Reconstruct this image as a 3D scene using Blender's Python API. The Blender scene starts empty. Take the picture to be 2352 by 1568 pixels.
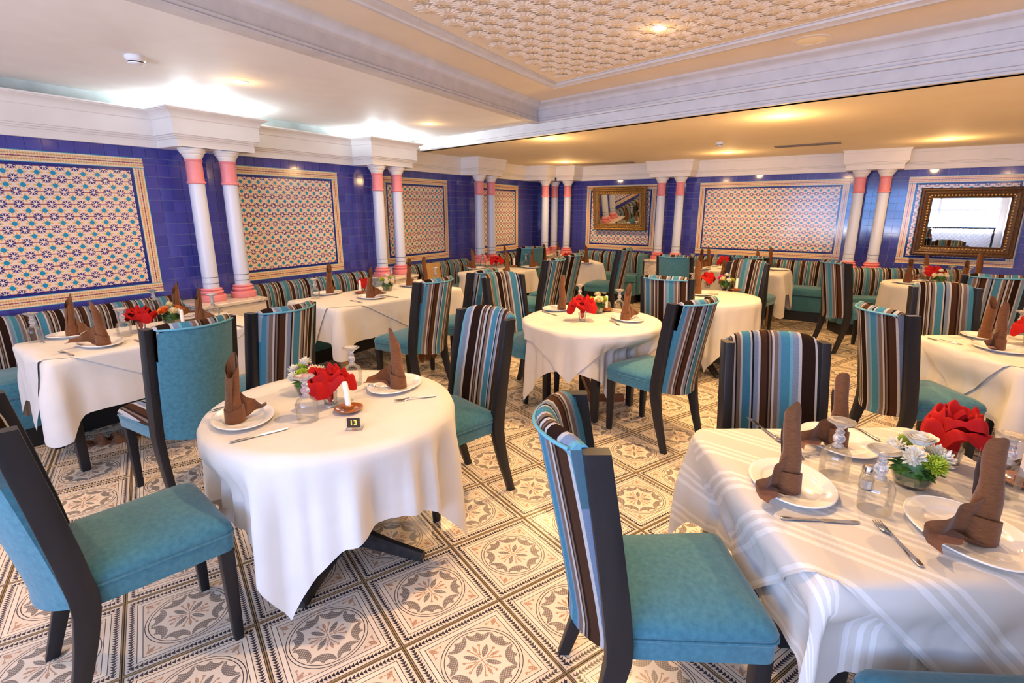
import bpy, bmesh, math, random
from mathutils import Vector, Matrix
R = math.radians
sin, cos, pi = math.sin, math.cos, math.pi
random.seed(7)
S = bpy.context.scene
COL = S.collection

# ------------------------------------------------------------------ camera, world, daylight, exposure
CAM_Z, PITCH, FPX = 1.618, R(14.256), 1193.5
cam = bpy.data.cameras.new('camera')
cam.sensor_width = 36.0
cam.lens = 36.0 * FPX / 2352
cam.clip_start = 0.05
cam_o = bpy.data.objects.new('camera', cam)
COL.objects.link(cam_o)
cam_o.location = (0, 0, CAM_Z)
cam_o.rotation_euler = (pi / 2 - PITCH, 0, 0)
S.camera = cam_o

S.view_settings.view_transform = 'Standard'
S.view_settings.look = 'None'
S.view_settings.exposure = 1.1
S.view_settings.gamma = 1.0
S.view_settings.use_curve_mapping = False
S.cycles.max_bounces = 8
S.cycles.diffuse_bounces = 4
S.cycles.transparent_max_bounces = 16
S.cycles.sample_clamp_indirect = 6.0
S.cycles.caustics_reflective = False
S.cycles.caustics_refractive = False

w = bpy.data.worlds.new('sky'); S.world = w; w.use_nodes = True
w.node_tree.nodes['Background'].inputs[0].default_value = (0.30, 0.62, 1.0, 1)
w.node_tree.nodes['Background'].inputs[1].default_value = 1.2

# wall frames: point = normal * distance + along * a
AL, AB = R(32.0), R(-54.2)
NL, TL = Vector((-sin(pi/2-AL), cos(pi/2-AL))), Vector((sin(AL), cos(AL)))
NB = Vector((cos(AB), -sin(AB))); TB = Vector((NB.y, -NB.x))
DL, DB = 5.28, 9.24
def onl(a, d, z=0.0): p = NL*d + TL*a; return Vector((p.x, p.y, z))
def onb(a, d, z=0.0): p = NB*d + TB*a; return Vector((p.x, p.y, z))
RZL = -AL                       # local +x along the left wall's TL turned: see wall_empty
D_REAR, U_RIGHT = -3.0, 2.6

def area(name, loc, direction, sx, sy, energy, color, spread=180):
    l = bpy.data.lights.new(name, 'AREA'); l.shape = 'RECTANGLE'; l.size = sx; l.size_y = sy
    l.energy = energy; l.color = color; l.spread = R(spread)
    o = bpy.data.objects.new(name, l); COL.objects.link(o); o.location = loc
    o.rotation_euler = Vector(direction).to_track_quat('-Z', 'Y').to_euler()
    return o
WIN_A0, WIN_A1, WIN_Z0, WIN_Z1 = -3.2, 2.45, 0.75, 2.3
area('daylight', onb((WIN_A0+WIN_A1)/2, D_REAR-0.12, (WIN_Z0+WIN_Z1)/2), (NB.x, NB.y, 0.05), WIN_A1-WIN_A0, WIN_Z1-WIN_Z0, 170, (0.20, 0.43, 1.0))
area('added_uplight', onb((WIN_A0+WIN_A1)/2, D_REAR-0.10, WIN_Z0+0.10), (NB.x, NB.y, 2.0), WIN_A1-WIN_A0, 0.3, 150, (1.0, 0.88, 0.78))  # warm fill added to brighten the ceiling; no terrace is known outside

WARM = (1.0, 0.60, 0.25)
LAMPS = [  # x, y, ceiling height, watts
 (-2.02, 4.23, 2.54, 30), (-0.91, 6.19, 2.54, 30), (0.92, 3.64, 2.75, 75), (2.34, 4.85, 2.40, 50),
 (0.43, 6.30, 2.40, 40), (3.06, 7.80, 2.40, 40), (0.90, 9.34, 2.40, 35), (5.01, 6.34, 2.40, 40),
 (0.05, 1.9, 2.75, 45), (1.75, 2.9, 2.75, 50), (-3.0, 2.3, 2.54, 30), (4.2, 3.2, 2.40, 40)]

# ------------------------------------------------------------------ helpers
def at(px, py, z):
    """the point at height z on the sight line through a pixel of the 2352x1568 photograph"""
    u = (px-1176)/FPX; v = (784-py)/FPX
    d = Vector((u, cos(PITCH)+v*sin(PITCH), -sin(PITCH)+v*cos(PITCH)))
    return Vector((0, 0, CAM_Z)) + d*((z-CAM_Z)/d.z)

def link(o, parent=None):
    COL.objects.link(o)
    if parent: o.parent = parent
    return o
def tag(o, label=None, cat=None, group=None, kind=None):
    if label: o['label'] = label
    if cat: o['category'] = cat
    if group: o['group'] = group
    if kind: o['kind'] = kind
    return o
def thing(name, label, cat, loc=(0, 0, 0), rz=0.0, group=None):
    o = link(bpy.data.objects.new(name, None)); o.empty_display_size = 0.1
    o.location = loc; o.rotation_euler = (0, 0, rz)
    return tag(o, label, cat, group)
def part(name, me, parent=None, loc=(0, 0, 0), rz=0.0, rot=None, scale=None):
    o = link(bpy.data.objects.new(name, me), parent)
    o.location = Vector(loc).to_3d(); o.rotation_euler = rot if rot else (0, 0, rz)
    if scale: o.scale = scale
    return o
CACHE = {}
def cached(key, fn):
    if key not in CACHE: CACHE[key] = fn()
    return CACHE[key]

class MB:
    def __init__(s): s.v = []; s.f = []; s.uv = []; s.mi = []
    def add(s, verts, faces, uvs=None, mi=0):
        b = len(s.v); s.v += [tuple(v) for v in verts]
        for k, f in enumerate(faces):
            s.f.append(tuple(b+i for i in f)); s.mi.append(mi)
            s.uv.append([uvs[i] for i in f] if uvs else None)
        return s
    def grid(s, rows, closed=False, uvs=None, mi=0):
        """rows of equal length points -> quads; closed joins the last column to the first"""
        n = len(rows[0]); vs = [p for r in rows for p in r]; fs = []
        us = [u for r in uvs for u in r] if uvs else None
        for i in range(len(rows)-1):
            for j in range(n if closed else n-1):
                k = (j+1) % n
                fs.append((i*n+j, i*n+k, (i+1)*n+k, (i+1)*n+j))
        return s.add(vs, fs, us, mi)
    def loft(s, rings, cap0=True, cap1=True, mi=0):
        s.grid(rings, True, None, mi); n = len(rings[0])
        if cap0: s.add(rings[0], [tuple(reversed(range(n)))], None, mi)
        if cap1: s.add(rings[-1], [tuple(range(n))], None, mi)
        return s
    def box(s, c, d, rz=0.0, bev=0.0, mi=0, M=None):
        x, y, z = d[0]/2, d[1]/2, d[2]/2
        if bev <= 0:
            vs = [(-x,-y,-z),(x,-y,-z),(x,y,-z),(-x,y,-z),(-x,-y,z),(x,-y,z),(x,y,z),(-x,y,z)]
            fs = [(3,2,1,0),(4,5,6,7),(0,1,5,4),(1,2,6,5),(2,3,7,6),(3,0,4,7)]
        else:
            b = min(bev, x*.9, y*.9, z*.9); q = []
            def ring(zz, k): return [(-x+k,-y,zz),(x-k,-y,zz),(x,-y+k,zz),(x,y-k,zz),(x-k,y,zz),(-x+k,y,zz),(-x,y-k,zz),(-x,-y+k,zz)]
            def inr(zz): return [(-x+b,-y+b,zz),(x-b,-y+b,zz),(x-b,-y+b,zz),(x-b,y-b,zz),(x-b,y-b,zz),(-x+b,y-b,zz),(-x+b,y-b,zz),(-x+b,-y+b,zz)]
            rs = [inr(-z), ring(-z+b, b), ring(z-b, b), inr(z)]
            vs = [p for r in rs for p in r]; fs = []
            for i in range(3):
                for j in range(8): k = (j+1) % 8; fs.append((i*8+j, i*8+k, (i+1)*8+k, (i+1)*8+j))
            fs.append((7,5,3,1)); fs.append((24,26,28,30))
        m = M if M else Matrix.Translation(c) @ Matrix.Rotation(rz, 4, 'Z')
        if M: m = M @ Matrix.Translation(c)
        return s.add([m @ Vector(v) for v in vs], fs, None, mi)
    def lathe(s, prof, n=24, c=(0, 0, 0), sx=1.0, sy=1.0, cap0=False, cap1=False, mi=0):
        rings = [[(c[0]+r*cos(2*pi*k/n)*sx, c[1]+r*sin(2*pi*k/n)*sy, c[2]+z) for k in range(n)] for r, z in prof]
        return s.loft(rings, cap0, cap1, mi)
    def tube(s, pts, rad, n=8, closed=False, mi=0):
        pts = [Vector(p) for p in pts]; rings = []; m = len(pts)
        up = Vector((0, 0, 1))
        for i, p in enumerate(pts):
            a = pts[(i-1) % m] if closed or i else p; b = pts[(i+1) % m] if closed or i < m-1 else p
            t = (b-a).normalized(); r = rad[i] if isinstance(rad, (list, tuple)) else rad
            x = t.cross(up)
            if x.length < 1e-3: x = t.cross(Vector((0, 1, 0)))
            x.normalize(); y = x.cross(t)
            rings.append([p + x*r*cos(2*pi*k/n) + y*r*sin(2*pi*k/n) for k in range(n)])
        if closed: rings.append(rings[0])
        return s.loft(rings, not closed, not closed, mi)
    def mesh(s, name, mats, smooth=True, angle=40, weld=0.0):
        me = bpy.data.meshes.new(name); me.from_pydata(s.v, [], s.f)
        for m in (mats if isinstance(mats, (list, tuple)) else [mats]): me.materials.append(m)
        if any(s.mi): me.polygons.foreach_set('material_index', s.mi)
        if any(u for u in s.uv):
            l = me.uv_layers.new(name='UVMap'); k = 0
            for u, f in zip(s.uv, s.f):
                for i in range(len(f)):
                    if u: l.data[k].uv = u[i]
                    k += 1
        bm = bmesh.new(); bm.from_mesh(me)
        if weld >= 0: bmesh.ops.remove_doubles(bm, verts=bm.verts, dist=weld or 1e-5)
        bmesh.ops.dissolve_degenerate(bm, edges=bm.edges, dist=1e-6)
        bmesh.ops.recalc_face_normals(bm, faces=bm.faces)
        bm.to_mesh(me); bm.free()
        if smooth:
            me.polygons.foreach_set('use_smooth', [True]*len(me.polygons))
            me.set_sharp_from_angle(angle=R(angle))
        me.update(); return me

def rrect(hx, hy, r, z, n=5, cx=0, cy=0):
    out = []
    for k, (sx, sy) in enumerate(((1, -1), (1, 1), (-1, 1), (-1, -1))):
        for i in range(n+1):
            a = -pi/2 + k*pi/2 + (pi/2)*i/n
            out.append((cx+sx*(hx-r)+r*cos(a), cy+sy*(hy-r)+r*sin(a), z))
    return out

# ------------------------------------------------------------------ node expressions
class X:
    nt = None
    def __init__(s, sock): s.s = sock
    @staticmethod
    def op(kind, *a):
        n = X.nt.nodes.new('ShaderNodeMath'); n.operation = kind
        for i, v in enumerate(a):
            if isinstance(v, X): X.nt.links.new(v.s, n.inputs[i])
            else: n.inputs[i].default_value = float(v)
        return X(n.outputs[0])
    def __add__(s, o): return X.op('ADD', s, o)
    __radd__ = __add__
    def __sub__(s, o): return X.op('SUBTRACT', s, o)
    def __rsub__(s, o): return X.op('SUBTRACT', o, s)
    def __mul__(s, o): return X.op('MULTIPLY', s, o)
    __rmul__ = __mul__
    def __truediv__(s, o): return X.op('DIVIDE', s, o)
    def __lt__(s, o): return X.op('LESS_THAN', s, o)
    def __gt__(s, o): return X.op('GREATER_THAN', s, o)
    def abs(s): return X.op('ABSOLUTE', s)
    def cos(s): return X.op('COSINE', s)
    def sin(s): return X.op('SINE', s)
    def sqrt(s): return X.op('SQRT', s)
    def max(s, o): return X.op('MAXIMUM', s, o)
    def min(s, o): return X.op('MINIMUM', s, o)
    def fract(s): return X.op('FRACT', s)
    def near(s, c, h): return (s-c).abs() < h
def hyp(a, b): return (a*a+b*b).sqrt()
def atan2(a, b): return X.op('ARCTAN2', a, b)
def mixc(nt, fac, a, b):
    n = nt.nodes.new('ShaderNodeMix'); n.data_type = 'RGBA'
    if isinstance(fac, X): nt.links.new(fac.s, n.inputs[0])
    elif hasattr(fac, 'links'): nt.links.new(fac, n.inputs[0])
    else: n.inputs[0].default_value = fac
    for k, v in ((6, a), (7, b)):
        if isinstance(v, (tuple, list)): n.inputs[k].default_value = (*v[:3], 1)
        else: nt.links.new(v, n.inputs[k])
    return n.outputs[2]
def mat(name, color=(0.8, 0.8, 0.8), rough=0.5, metal=0.0, spec=0.5, **kw):
    m = bpy.data.materials.new(name); m.use_nodes = True; nt = m.node_tree
    b = nt.nodes['Principled BSDF']
    b.inputs['Base Color'].default_value = (*color, 1); b.inputs['Roughness'].default_value = rough
    b.inputs['Metallic'].default_value = metal; b.inputs['Specular IOR Level'].default_value = spec
    for k, v in kw.items():
        b.inputs[k.replace('_', ' ')].default_value = v
    return m
def noise(nt, scale, detail=3, coord='Object', rough=0.5, sc=None):
    t = nt.nodes.new('ShaderNodeTexCoord'); n = nt.nodes.new('ShaderNodeTexNoise')
    n.inputs['Scale'].default_value = scale; n.inputs['Detail'].default_value = detail; n.inputs['Roughness'].default_value = rough
    if sc:
        mp = nt.nodes.new('ShaderNodeMapping'); mp.inputs['Scale'].default_value = sc
        nt.links.new(t.outputs[coord], mp.inputs[0]); nt.links.new(mp.outputs[0], n.inputs[0])
    else: nt.links.new(t.outputs[coord], n.inputs[0])
    return n.outputs[0]
def ramp(nt, fac, stops, const=False):
    r = nt.nodes.new('ShaderNodeValToRGB'); cr = r.color_ramp
    if const: cr.interpolation = 'CONSTANT'
    while len(cr.elements) < len(stops): cr.elements.new(0.5)
    for e, (p, c) in zip(cr.elements, stops): e.position = p; e.color = (*c, 1)
    nt.links.new(fac.s if isinstance(fac, X) else fac, r.inputs[0]); return r.outputs[0]
def bsdf(m): return m.node_tree.nodes['Principled BSDF']
def bump(m, height, strength=0.3, dist=0.01):
    nt = m.node_tree; b = nt.nodes.new('ShaderNodeBump'); b.inputs['Strength'].default_value = strength
    b.inputs['Distance'].default_value = dist; nt.links.new(height, b.inputs['Height']); nt.links.new(b.outputs[0], bsdf(m).inputs['Normal'])
def mottled(name, c1, c2, scale, rough=0.6, bumps=0.0, sc=None, detail=4, **kw):
    m = mat(name, c1, rough, **kw); nt = m.node_tree
    n = noise(nt, scale, detail, sc=sc)
    nt.links.new(ramp(nt, n, [(0.3, c1), (0.7, c2)]), bsdf(m).inputs['Base Color'])
    if bumps: bump(m, n, bumps)
    return m
def uvs(nt, layer=None):
    t = nt.nodes.new('ShaderNodeTexCoord'); s = nt.nodes.new('ShaderNodeSeparateXYZ')
    nt.links.new(t.outputs['UV'], s.inputs[0]); return X(s.outputs[0]), X(s.outputs[1])

# ------------------------------------------------------------------ materials
TEAL = (0.035, 0.20, 0.27); LTEAL = (0.14, 0.36, 0.43)
M = {}
M['teal'] = mottled('teal_velvet', (0.032, 0.132, 0.185), (0.056, 0.19, 0.245), 55, 0.8, 0.08, sc=(1, 1, 1), spec=0.2, Sheen_Weight=0.3)
def stripes(name, period, shift=0.0, soft=False):
    m = mat(name, rough=0.85, spec=0.08); nt = m.node_tree; X.nt = nt
    u, v = uvs(nt)
    t = ((u+shift)/period).fract()
    DB_, BR, TP, WH, GB, BK = (0.020, 0.009, 0.006), (0.060, 0.026, 0.014), (0.18, 0.13, 0.10), (0.46, 0.44, 0.43), (0.19, 0.24, 0.33), (0.012, 0.010, 0.012)
    TL_ = (0.060, 0.215, 0.315)
    st = [(0, BR), (.075, WH), (.105, GB), (.16, BK), (.18, WH), (.205, TL_), (.315, WH), (.345, TP), (.395, BK), (.42, WH), (.455, BR), (.47, TP), (.485, BR), (.51, WH), (.535, DB_), (.645, WH), (.675, GB), (.73, LTEAL), (.755, TL_), (.845, GB), (.875, TP), (.915, WH), (.94, BR), (.955, TP), (.975, DB_)]
    c = ramp(nt, t, st, True)
    n = noise(nt, 90, 2, 'UV', sc=(0.7, 3, 1))
    nt.links.new(mixc(nt, X(n)*0.35, c, (0.0, 0.0, 0.0)), bsdf(m).inputs['Base Color']); bump(m, n, 0.06)
    return m
M['stripe'] = stripes('striped_fabric', 0.40, 0.2)
M['stripe_b'] = stripes('striped_fabric_shifted', 0.40, 0.31)
M['stripe_c'] = stripes('striped_fabric_wide', 0.40, 0.05)
M['bench_stripe'] = stripes('striped_bench_fabric', 0.34, 0.1)
M['piping'] = mat('teal_piping', (0.10, 0.34, 0.44), 0.6)
M['black'] = mottled('black_lacquered_wood', (0.010, 0.010, 0.013), (0.020, 0.019, 0.021), 14, 0.36, 0.03, sc=(1, 1, 0.2), spec=0.28)
M['plinth'] = mat('black_plinth', (0.008, 0.008, 0.009), 0.5)
M['wood'] = mottled('pale_brown_wood', (0.30, 0.17, 0.07), (0.42, 0.26, 0.12), 10, 0.45, 0.05, sc=(1, 1, 0.1))
M['redwood'] = mottled('red_brown_wood', (0.16, 0.05, 0.02), (0.24, 0.09, 0.04), 12, 0.45)
M['iron'] = mottled('dark_iron', (0.025, 0.023, 0.024), (0.05, 0.045, 0.045), 30, 0.38, 0.1, metal=0.4)
M['cloth'] = mottled('white_cotton', (0.62, 0.59, 0.55), (0.67, 0.64, 0.60), 6, 0.85, 0.04, spec=0.2)
M['napkin'] = mottled('brown_napkin_cloth', (0.125, 0.044, 0.014), (0.175, 0.068, 0.024), 60, 0.8, 0.12, sc=(1, 1, 4), spec=0.2, Sheen_Weight=0.2)
M['napkin_lit'] = M['napkin']
M['red'] = mottled('red_napkin_cloth', (0.36, 0.003, 0.003), (0.45, 0.005, 0.004), 30, 0.75, 0.06, spec=0.25)
M['china'] = mat('white_china', (0.82, 0.80, 0.77), 0.12, spec=0.6, Coat_Weight=0.3)
M['steel'] = mat('polished_steel', (0.62, 0.60, 0.57), 0.16, 1.0)
M['candle'] = mat('white_wax', (0.85, 0.80, 0.72), 0.45, Subsurface_Weight=0.0)
M['ceramic'] = mottled('amber_brown_ceramic', (0.27, 0.075, 0.012), (0.36, 0.12, 0.03), 25, 0.12, Coat_Weight=0.6)
M['petal_white'] = mat('white_petals', (0.82, 0.80, 0.70), 0.6)
M['petal_cream'] = mat('cream_petals', (0.85, 0.75, 0.45), 0.6)
M['petal_lime'] = mat('lime_petals', (0.50, 0.62, 0.05), 0.6)
M['petal_pink'] = mat('pink_petals', (0.80, 0.04, 0.28), 0.55)
M['petal_orange'] = mat('orange_petals', (0.80, 0.22, 0.04), 0.55)
M['leaf'] = mottled('green_leaves', (0.015, 0.07, 0.012), (0.06, 0.16, 0.02), 60, 0.5)
M['tan'] = mottled('tan_board', (0.40, 0.23, 0.08), (0.48, 0.29, 0.11), 20, 0.5)
M['card'] = mat('black_number_card', (0.02, 0.012, 0.012), 0.3)
M['yellow'] = mat('yellow_numerals', (0.85, 0.60, 0.05), 0.5)
M['plaster'] = mottled('painted_plaster', (0.80, 0.765, 0.73), (0.84, 0.81, 0.77), 5, 0.7, 0.03)
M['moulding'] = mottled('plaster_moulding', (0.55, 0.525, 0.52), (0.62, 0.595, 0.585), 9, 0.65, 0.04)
M['ceil'] = mottled('yellow_cream_ceiling_paint', (0.88, 0.73, 0.48), (0.90, 0.77, 0.53), 3, 0.75, 0.02)
M['pink'] = mottled('pink_paint', (0.74, 0.24, 0.26), (0.79, 0.28, 0.30), 10, 0.45)
M['shaft'] = mat('white_column_paint', (0.60, 0.66, 0.80), 0.4)
M['ring'] = mat('dark_blue_ring_line', (0.05, 0.08, 0.2), 0.5)
M['white'] = mat('white_plastic', (0.78, 0.78, 0.78), 0.4)
M['dark'] = mat('dark_slot', (0.03, 0.03, 0.03), 0.6)
M['grille'] = mat('grey_brown_grille', (0.22, 0.17, 0.12), 0.5)
M['gold'] = mottled('dark_gilded_wood', (0.13, 0.060, 0.012), (0.30, 0.16, 0.035), 45, 0.38, 0.5, metal=0.35)
M['darkgilt'] = mottled('dark_bronzed_wood', (0.045, 0.018, 0.007), (0.12, 0.055, 0.014), 40, 0.38, 0.5, metal=0.3)
M['goldlight'] = mottled('gilded_beading', (0.36, 0.19, 0.04), (0.50, 0.30, 0.08), 60, 0.35, 0.3, metal=0.45)
M['mirror'] = mat('mirror_glass', (0.88, 0.90, 0.92), 0.01, 1.0)
M['grout'] = mat('pale_grout', (0.60, 0.58, 0.66), 0.85)
M['floorgrout'] = mat('dark_gold_grout', (0.10, 0.065, 0.03), 0.5)
M['wallpaint'] = mat('plain_wall_paint', (0.66, 0.64, 0.62), 0.8)
M['tray'] = mottled('cream_ceiling_paint', (0.72, 0.62, 0.50), (0.77, 0.67, 0.54), 3, 0.75)
M['relief'] = mottled('ceiling_relief_plaster', (0.70, 0.60, 0.50), (0.77, 0.67, 0.56), 25, 0.7)

def marble():
    m = mat('veined_marble', rough=0.25); nt = m.node_tree
    n = noise(nt, 3.5, 8, rough=0.65)
    nt.links.new(ramp(nt, n, [(0.35, (0.70, 0.62, 0.52)), (0.49, (0.72, 0.66, 0.57)), (0.52, (0.38, 0.31, 0.25)), (0.55, (0.72, 0.65, 0.55)), (0.7, (0.66, 0.57, 0.47))]), bsdf(m).inputs['Base Color'])
    return m
M['marble'] = marble()

def glass():
    m = bpy.data.materials.new('clear_glass'); m.use_nodes = True; nt = m.node_tree; nt.nodes.clear()
    o = nt.nodes.new('ShaderNodeOutputMaterial'); mx = nt.nodes.new('ShaderNodeMixShader')
    t = nt.nodes.new('ShaderNodeBsdfTransparent'); t.inputs[0].default_value = (0.985, 0.99, 0.99, 1)
    g = nt.nodes.new('ShaderNodeBsdfGlossy'); g.inputs['Roughness'].default_value = 0.03
    f = nt.nodes.new('ShaderNodeLayerWeight'); f.inputs[0].default_value = 0.35
    X.nt = nt
    k = X(f.outputs[0])*0.60 + 0.03
    nt.links.new(k.s, mx.inputs[0]); nt.links.new(t.outputs[0], mx.inputs[1]); nt.links.new(g.outputs[0], mx.inputs[2])
    nt.links.new(mx.outputs[0], o.inputs[0]); return m
M['glass'] = glass()
def solid_glass():
    m = mat('solid_glass', (0.97, 0.98, 0.98), 0.02); bsdf(m).inputs['Transmission Weight'].default_value = 0.78  # part-white base stands in for bright lamp reflections in the glass
    bsdf(m).inputs['IOR'].default_value = 1.48; return m
M['stem'] = solid_glass()
def emit(name, c, s):
    m = mat(name, c, 0.5); b = bsdf(m); b.inputs['Emission Color'].default_value = (*c, 1); b.inputs['Emission Strength'].default_value = s; return m
M['lamp'] = emit('glowing_lamp_lens', (1.0, 0.80, 0.52), 14)
M['tube'] = emit('glowing_tube_lamp', (0.80, 0.92, 1.0), 12)

def blue_tile():
    m = mat('cobalt_glazed_tile', rough=0.09, spec=0.6); nt = m.node_tree
    oi = nt.nodes.new('ShaderNodeObjectInfo')
    n = noise(nt, 22, 3)
    X.nt = nt
    k = X(oi.outputs['Random'])*0.5 + X(n)*0.5
    nt.links.new(ramp(nt, k, [(0.15, (0.042, 0.048, 0.28)), (0.85, (0.075, 0.082, 0.40))]), bsdf(m).inputs['Base Color'])
    return m
M['blue'] = blue_tile()

CREAM = (0.76, 0.63, 0.48)
def floor_tile():
    m = mat('printed_floor_tile', rough=0.22, spec=0.5); nt = m.node_tree; X.nt = nt
    u, v = uvs(nt); u = u-0.5; v = v-0.5
    a, b = u.abs(), v.abs(); mx = a.max(b); mn = a.min(b); r = hyp(u, v); th = atan2(v, u)
    DK, GR, RU = (0.018, 0.015, 0.030), (0.17, 0.135, 0.115), (0.40, 0.19, 0.095)
    # diagonal frame
    p = (a+b)*0.70711; q = (a-b).abs()*0.70711
    # stipple for grey and rust prints
    st = ((u*230).sin()*(v*230).sin()) > -0.35
    def leaf(pp, qq, c, hl, hw):
        t = (pp-c)/hl
        return (qq < (1-t*t)*hw) * (t.abs() < 1)
    # petals
    grey = leaf(p, q, 0.098, 0.073, 0.024)
    rust = leaf(mx, mn, 0.125, 0.045, 0.014)
    stemr = (mn < 0.004)*(mx < 0.09)
    curl = ((mn - (mx*mx)*2.6-0.004).abs() < 0.0055)*(mx < 0.145)*(mx > 0.05)
    curl2 = hyp(mx-0.146, mn-0.052) < 0.013
    rust = rust.max(curl).max(curl2).max(stemr)
    # corner tulips
    tul = leaf(p, q, 0.425, 0.042, 0.018)
    cu = ((q - (0.475-p)*(0.475-p)*9.0-0.004).abs() < 0.006)*(p > 0.385)*(p < 0.47)
    cu2 = hyp(p-0.388, q-0.058) < 0.012
    rust = rust.max(tul).max(cu).max(cu2)
    # eight crescents inside the ring
    k = (th/(pi/4)).fract()*(pi/4)-(pi/8)
    lx, ly = r*k.cos(), (r*k.sin()).abs()
    big = hyp(lx-0.318, ly) < 0.119
    lobe = hyp(lx-0.318, ly-0.055) < 0.050
    cres = big*(1-lobe)*(r < 0.300)
    grey = grey.max(cres)
    rings = (r.near(0.318, 0.0035)).max(r.near(0.345, 0.0035))
    sq = (mx.near(0.358, 0.003)).max(mx.near(0.400, 0.003))
    edge = mx.near(0.485, 0.0035)
    # arrow border
    tt = (mn*0 + (a > b)*v + (1-(a > b))*u)
    f = (tt*31.0).fract(); band = ((mx-0.442).abs())/0.026
    arrow = (band < f)*(mx < 0.47)*(mx > 0.414)
    dark = rings.max(sq).max(edge).max(arrow)
    gold = mx > 0.489
    base = mixc(nt, (r < 0.30), CREAM, (0.80, 0.68, 0.53))
    base = mixc(nt, (mx > 0.36)*(mx < 0.40), base, (0.82, 0.70, 0.55))
    c = mixc(nt, grey*(st*0.45+0.5), base, GR)
    c = mixc(nt, rust*(st*0.35+0.55), c, RU)
    c = mixc(nt, dark, c, DK)
    c = mixc(nt, gold, c, (0.30, 0.19, 0.07))
    n = noise(nt, 6, 3)
    nt.links.new(mixc(nt, 0.05, c, ramp(nt, n, [(0.3, (0.2, 0.15, 0.1)), (0.7, (0.9, 0.8, 0.65))])), bsdf(m).inputs['Base Color'])
    return m
M['floor'] = floor_tile()

def zellige():
    m = mat('patterned_wall_tile', rough=0.16, spec=0.5); nt = m.node_tree; X.nt = nt
    u, v = uvs(nt)          # in cells
    cu, cv = u.fract()-0.5, v.fract()-0.5
    a, b = cu.abs(), cv.abs(); r = hyp(cu, cv); th = atan2(cv, cu)
    da, db = 0.5-a, 0.5-b
    dot = (da.max(db).max((da+db)*0.72)) < 0.180
    pet = ((th*8).cos() > -0.45)*(r > 0.105)*(r < 0.295)
    star = r < 0.085
    red = ((b < 0.045)*(a > 0.28)).max((((a-b).abs() < 0.03))*(r > 0.30)*(r < 0.48)).max(r.near(0.305, 0.02)*((th*8).cos() < 0.2))
    yel = ((da-0.24).abs()*0.9+db*1.6 < 0.15).max((db-0.24).abs()*0.9+da*1.6 < 0.13)
    c = mixc(nt, yel, (0.82, 0.68, 0.57), (0.80, 0.46, 0.12))
    c = mixc(nt, red, c, (0.42, 0.13, 0.09))
    c = mixc(nt, pet, c, (0.032, 0.034, 0.20))
    c = mixc(nt, star, c, (0.82, 0.73, 0.64))
    c = mixc(nt, dot, c, (0.012, 0.28, 0.50))
    nt.links.new(c, bsdf(m).inputs['Base Color']); return m
M['zellige'] = zellige()
def border():
    m = mat('patterned_border_tile', rough=0.16); nt = m.node_tree; X.nt = nt
    u, v = uvs(nt)          # u along in metres, v across 0..1
    t = (u/0.034).fract(); w = (v-0.5).abs()
    t2 = (u/0.017).fract()
    c = mixc(nt, (w > 0.10)*(w < 0.36)*((t2-0.5).abs() < 0.33), (0.80, 0.67, 0.52), (0.76, 0.47, 0.17))
    c = mixc(nt, (w < 0.055)*((t-0.5).abs() < 0.36), c, (0.34, 0.06, 0.05))
    c = mixc(nt, (w < 0.045)*((t-0.5).abs() > 0.40), c, (0.04, 0.05, 0.22))
    c = mixc(nt, (w > 0.21)*(w < 0.245), c, (0.42, 0.20, 0.12))
    c = mixc(nt, w > 0.445, c, (0.04, 0.33, 0.48))
    nt.links.new(c, bsdf(m).inputs['Base Color']); return m
M['border'] = border()
M['navy'] = mat('navy_edging_tile', (0.02, 0.028, 0.20), 0.1)
def damask():
    m = M['cloth'].copy(); m.name = 'striped_white_cotton'; nt = m.node_tree; X.nt = nt
    t = nt.nodes.new('ShaderNodeTexCoord'); s = nt.nodes.new('ShaderNodeSeparateXYZ'); nt.links.new(t.outputs['UV'], s.inputs[0])
    u = X(s.outputs[0])
    f = (u/0.17).fract()
    k = ((f > 0.1)*(f < 0.2)).max((f > 0.3)*(f < 0.38)).max((f > 0.48)*(f < 0.56))
    nt.links.new(mixc(nt, k, (0.58, 0.55, 0.51), (0.70, 0.68, 0.655)), bsdf(m).inputs['Base Color'])
    nt.links.new((0.85-k*0.35).s, bsdf(m).inputs['Roughness'])
    return m
M['damask'] = damask()

# ------------------------------------------------------------------ room shell
RZ_L, RZ_B = R(90)-AL, R(-90)-AB
def sweep(path, prof, closed=False):
    """profile (out, z) swept along a plan polyline with mitred corners; out is to the right of travel"""
    n = len(path); P = [Vector(p) for p in path]; cols = []
    for i in range(n):
        d0 = (P[i]-P[i-1]).normalized() if i or closed else None
        d1 = (P[(i+1) % n]-P[i]).normalized() if i < n-1 or closed else None
        d0 = d0 or d1; d1 = d1 or d0
        n0, n1 = Vector((d0.y, -d0.x)), Vector((d1.y, -d1.x))
        b = n0+n1; b = b/max(b.dot(n0), 0.2) if b.length > 1e-6 else n0
        cols.append([(P[i].x+b.x*o, P[i].y+b.y*o, z) for o, z in prof])
    m = MB(); m.grid(cols+([cols[0]] if closed else []))
    if not closed:
        for c in (cols[0], cols[-1]): m.add(c, [tuple(range(len(c)))])
    return m

def project(p):
    x, y, z = p.x, p.y, p.z-CAM_Z
    zc = y*cos(PITCH)-z*sin(PITCH); yc = y*sin(PITCH)+z*cos(PITCH)
    if zc < 0.1: return None
    return 1176+FPX*x/zc, 784-FPX*yc/zc, zc

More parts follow.
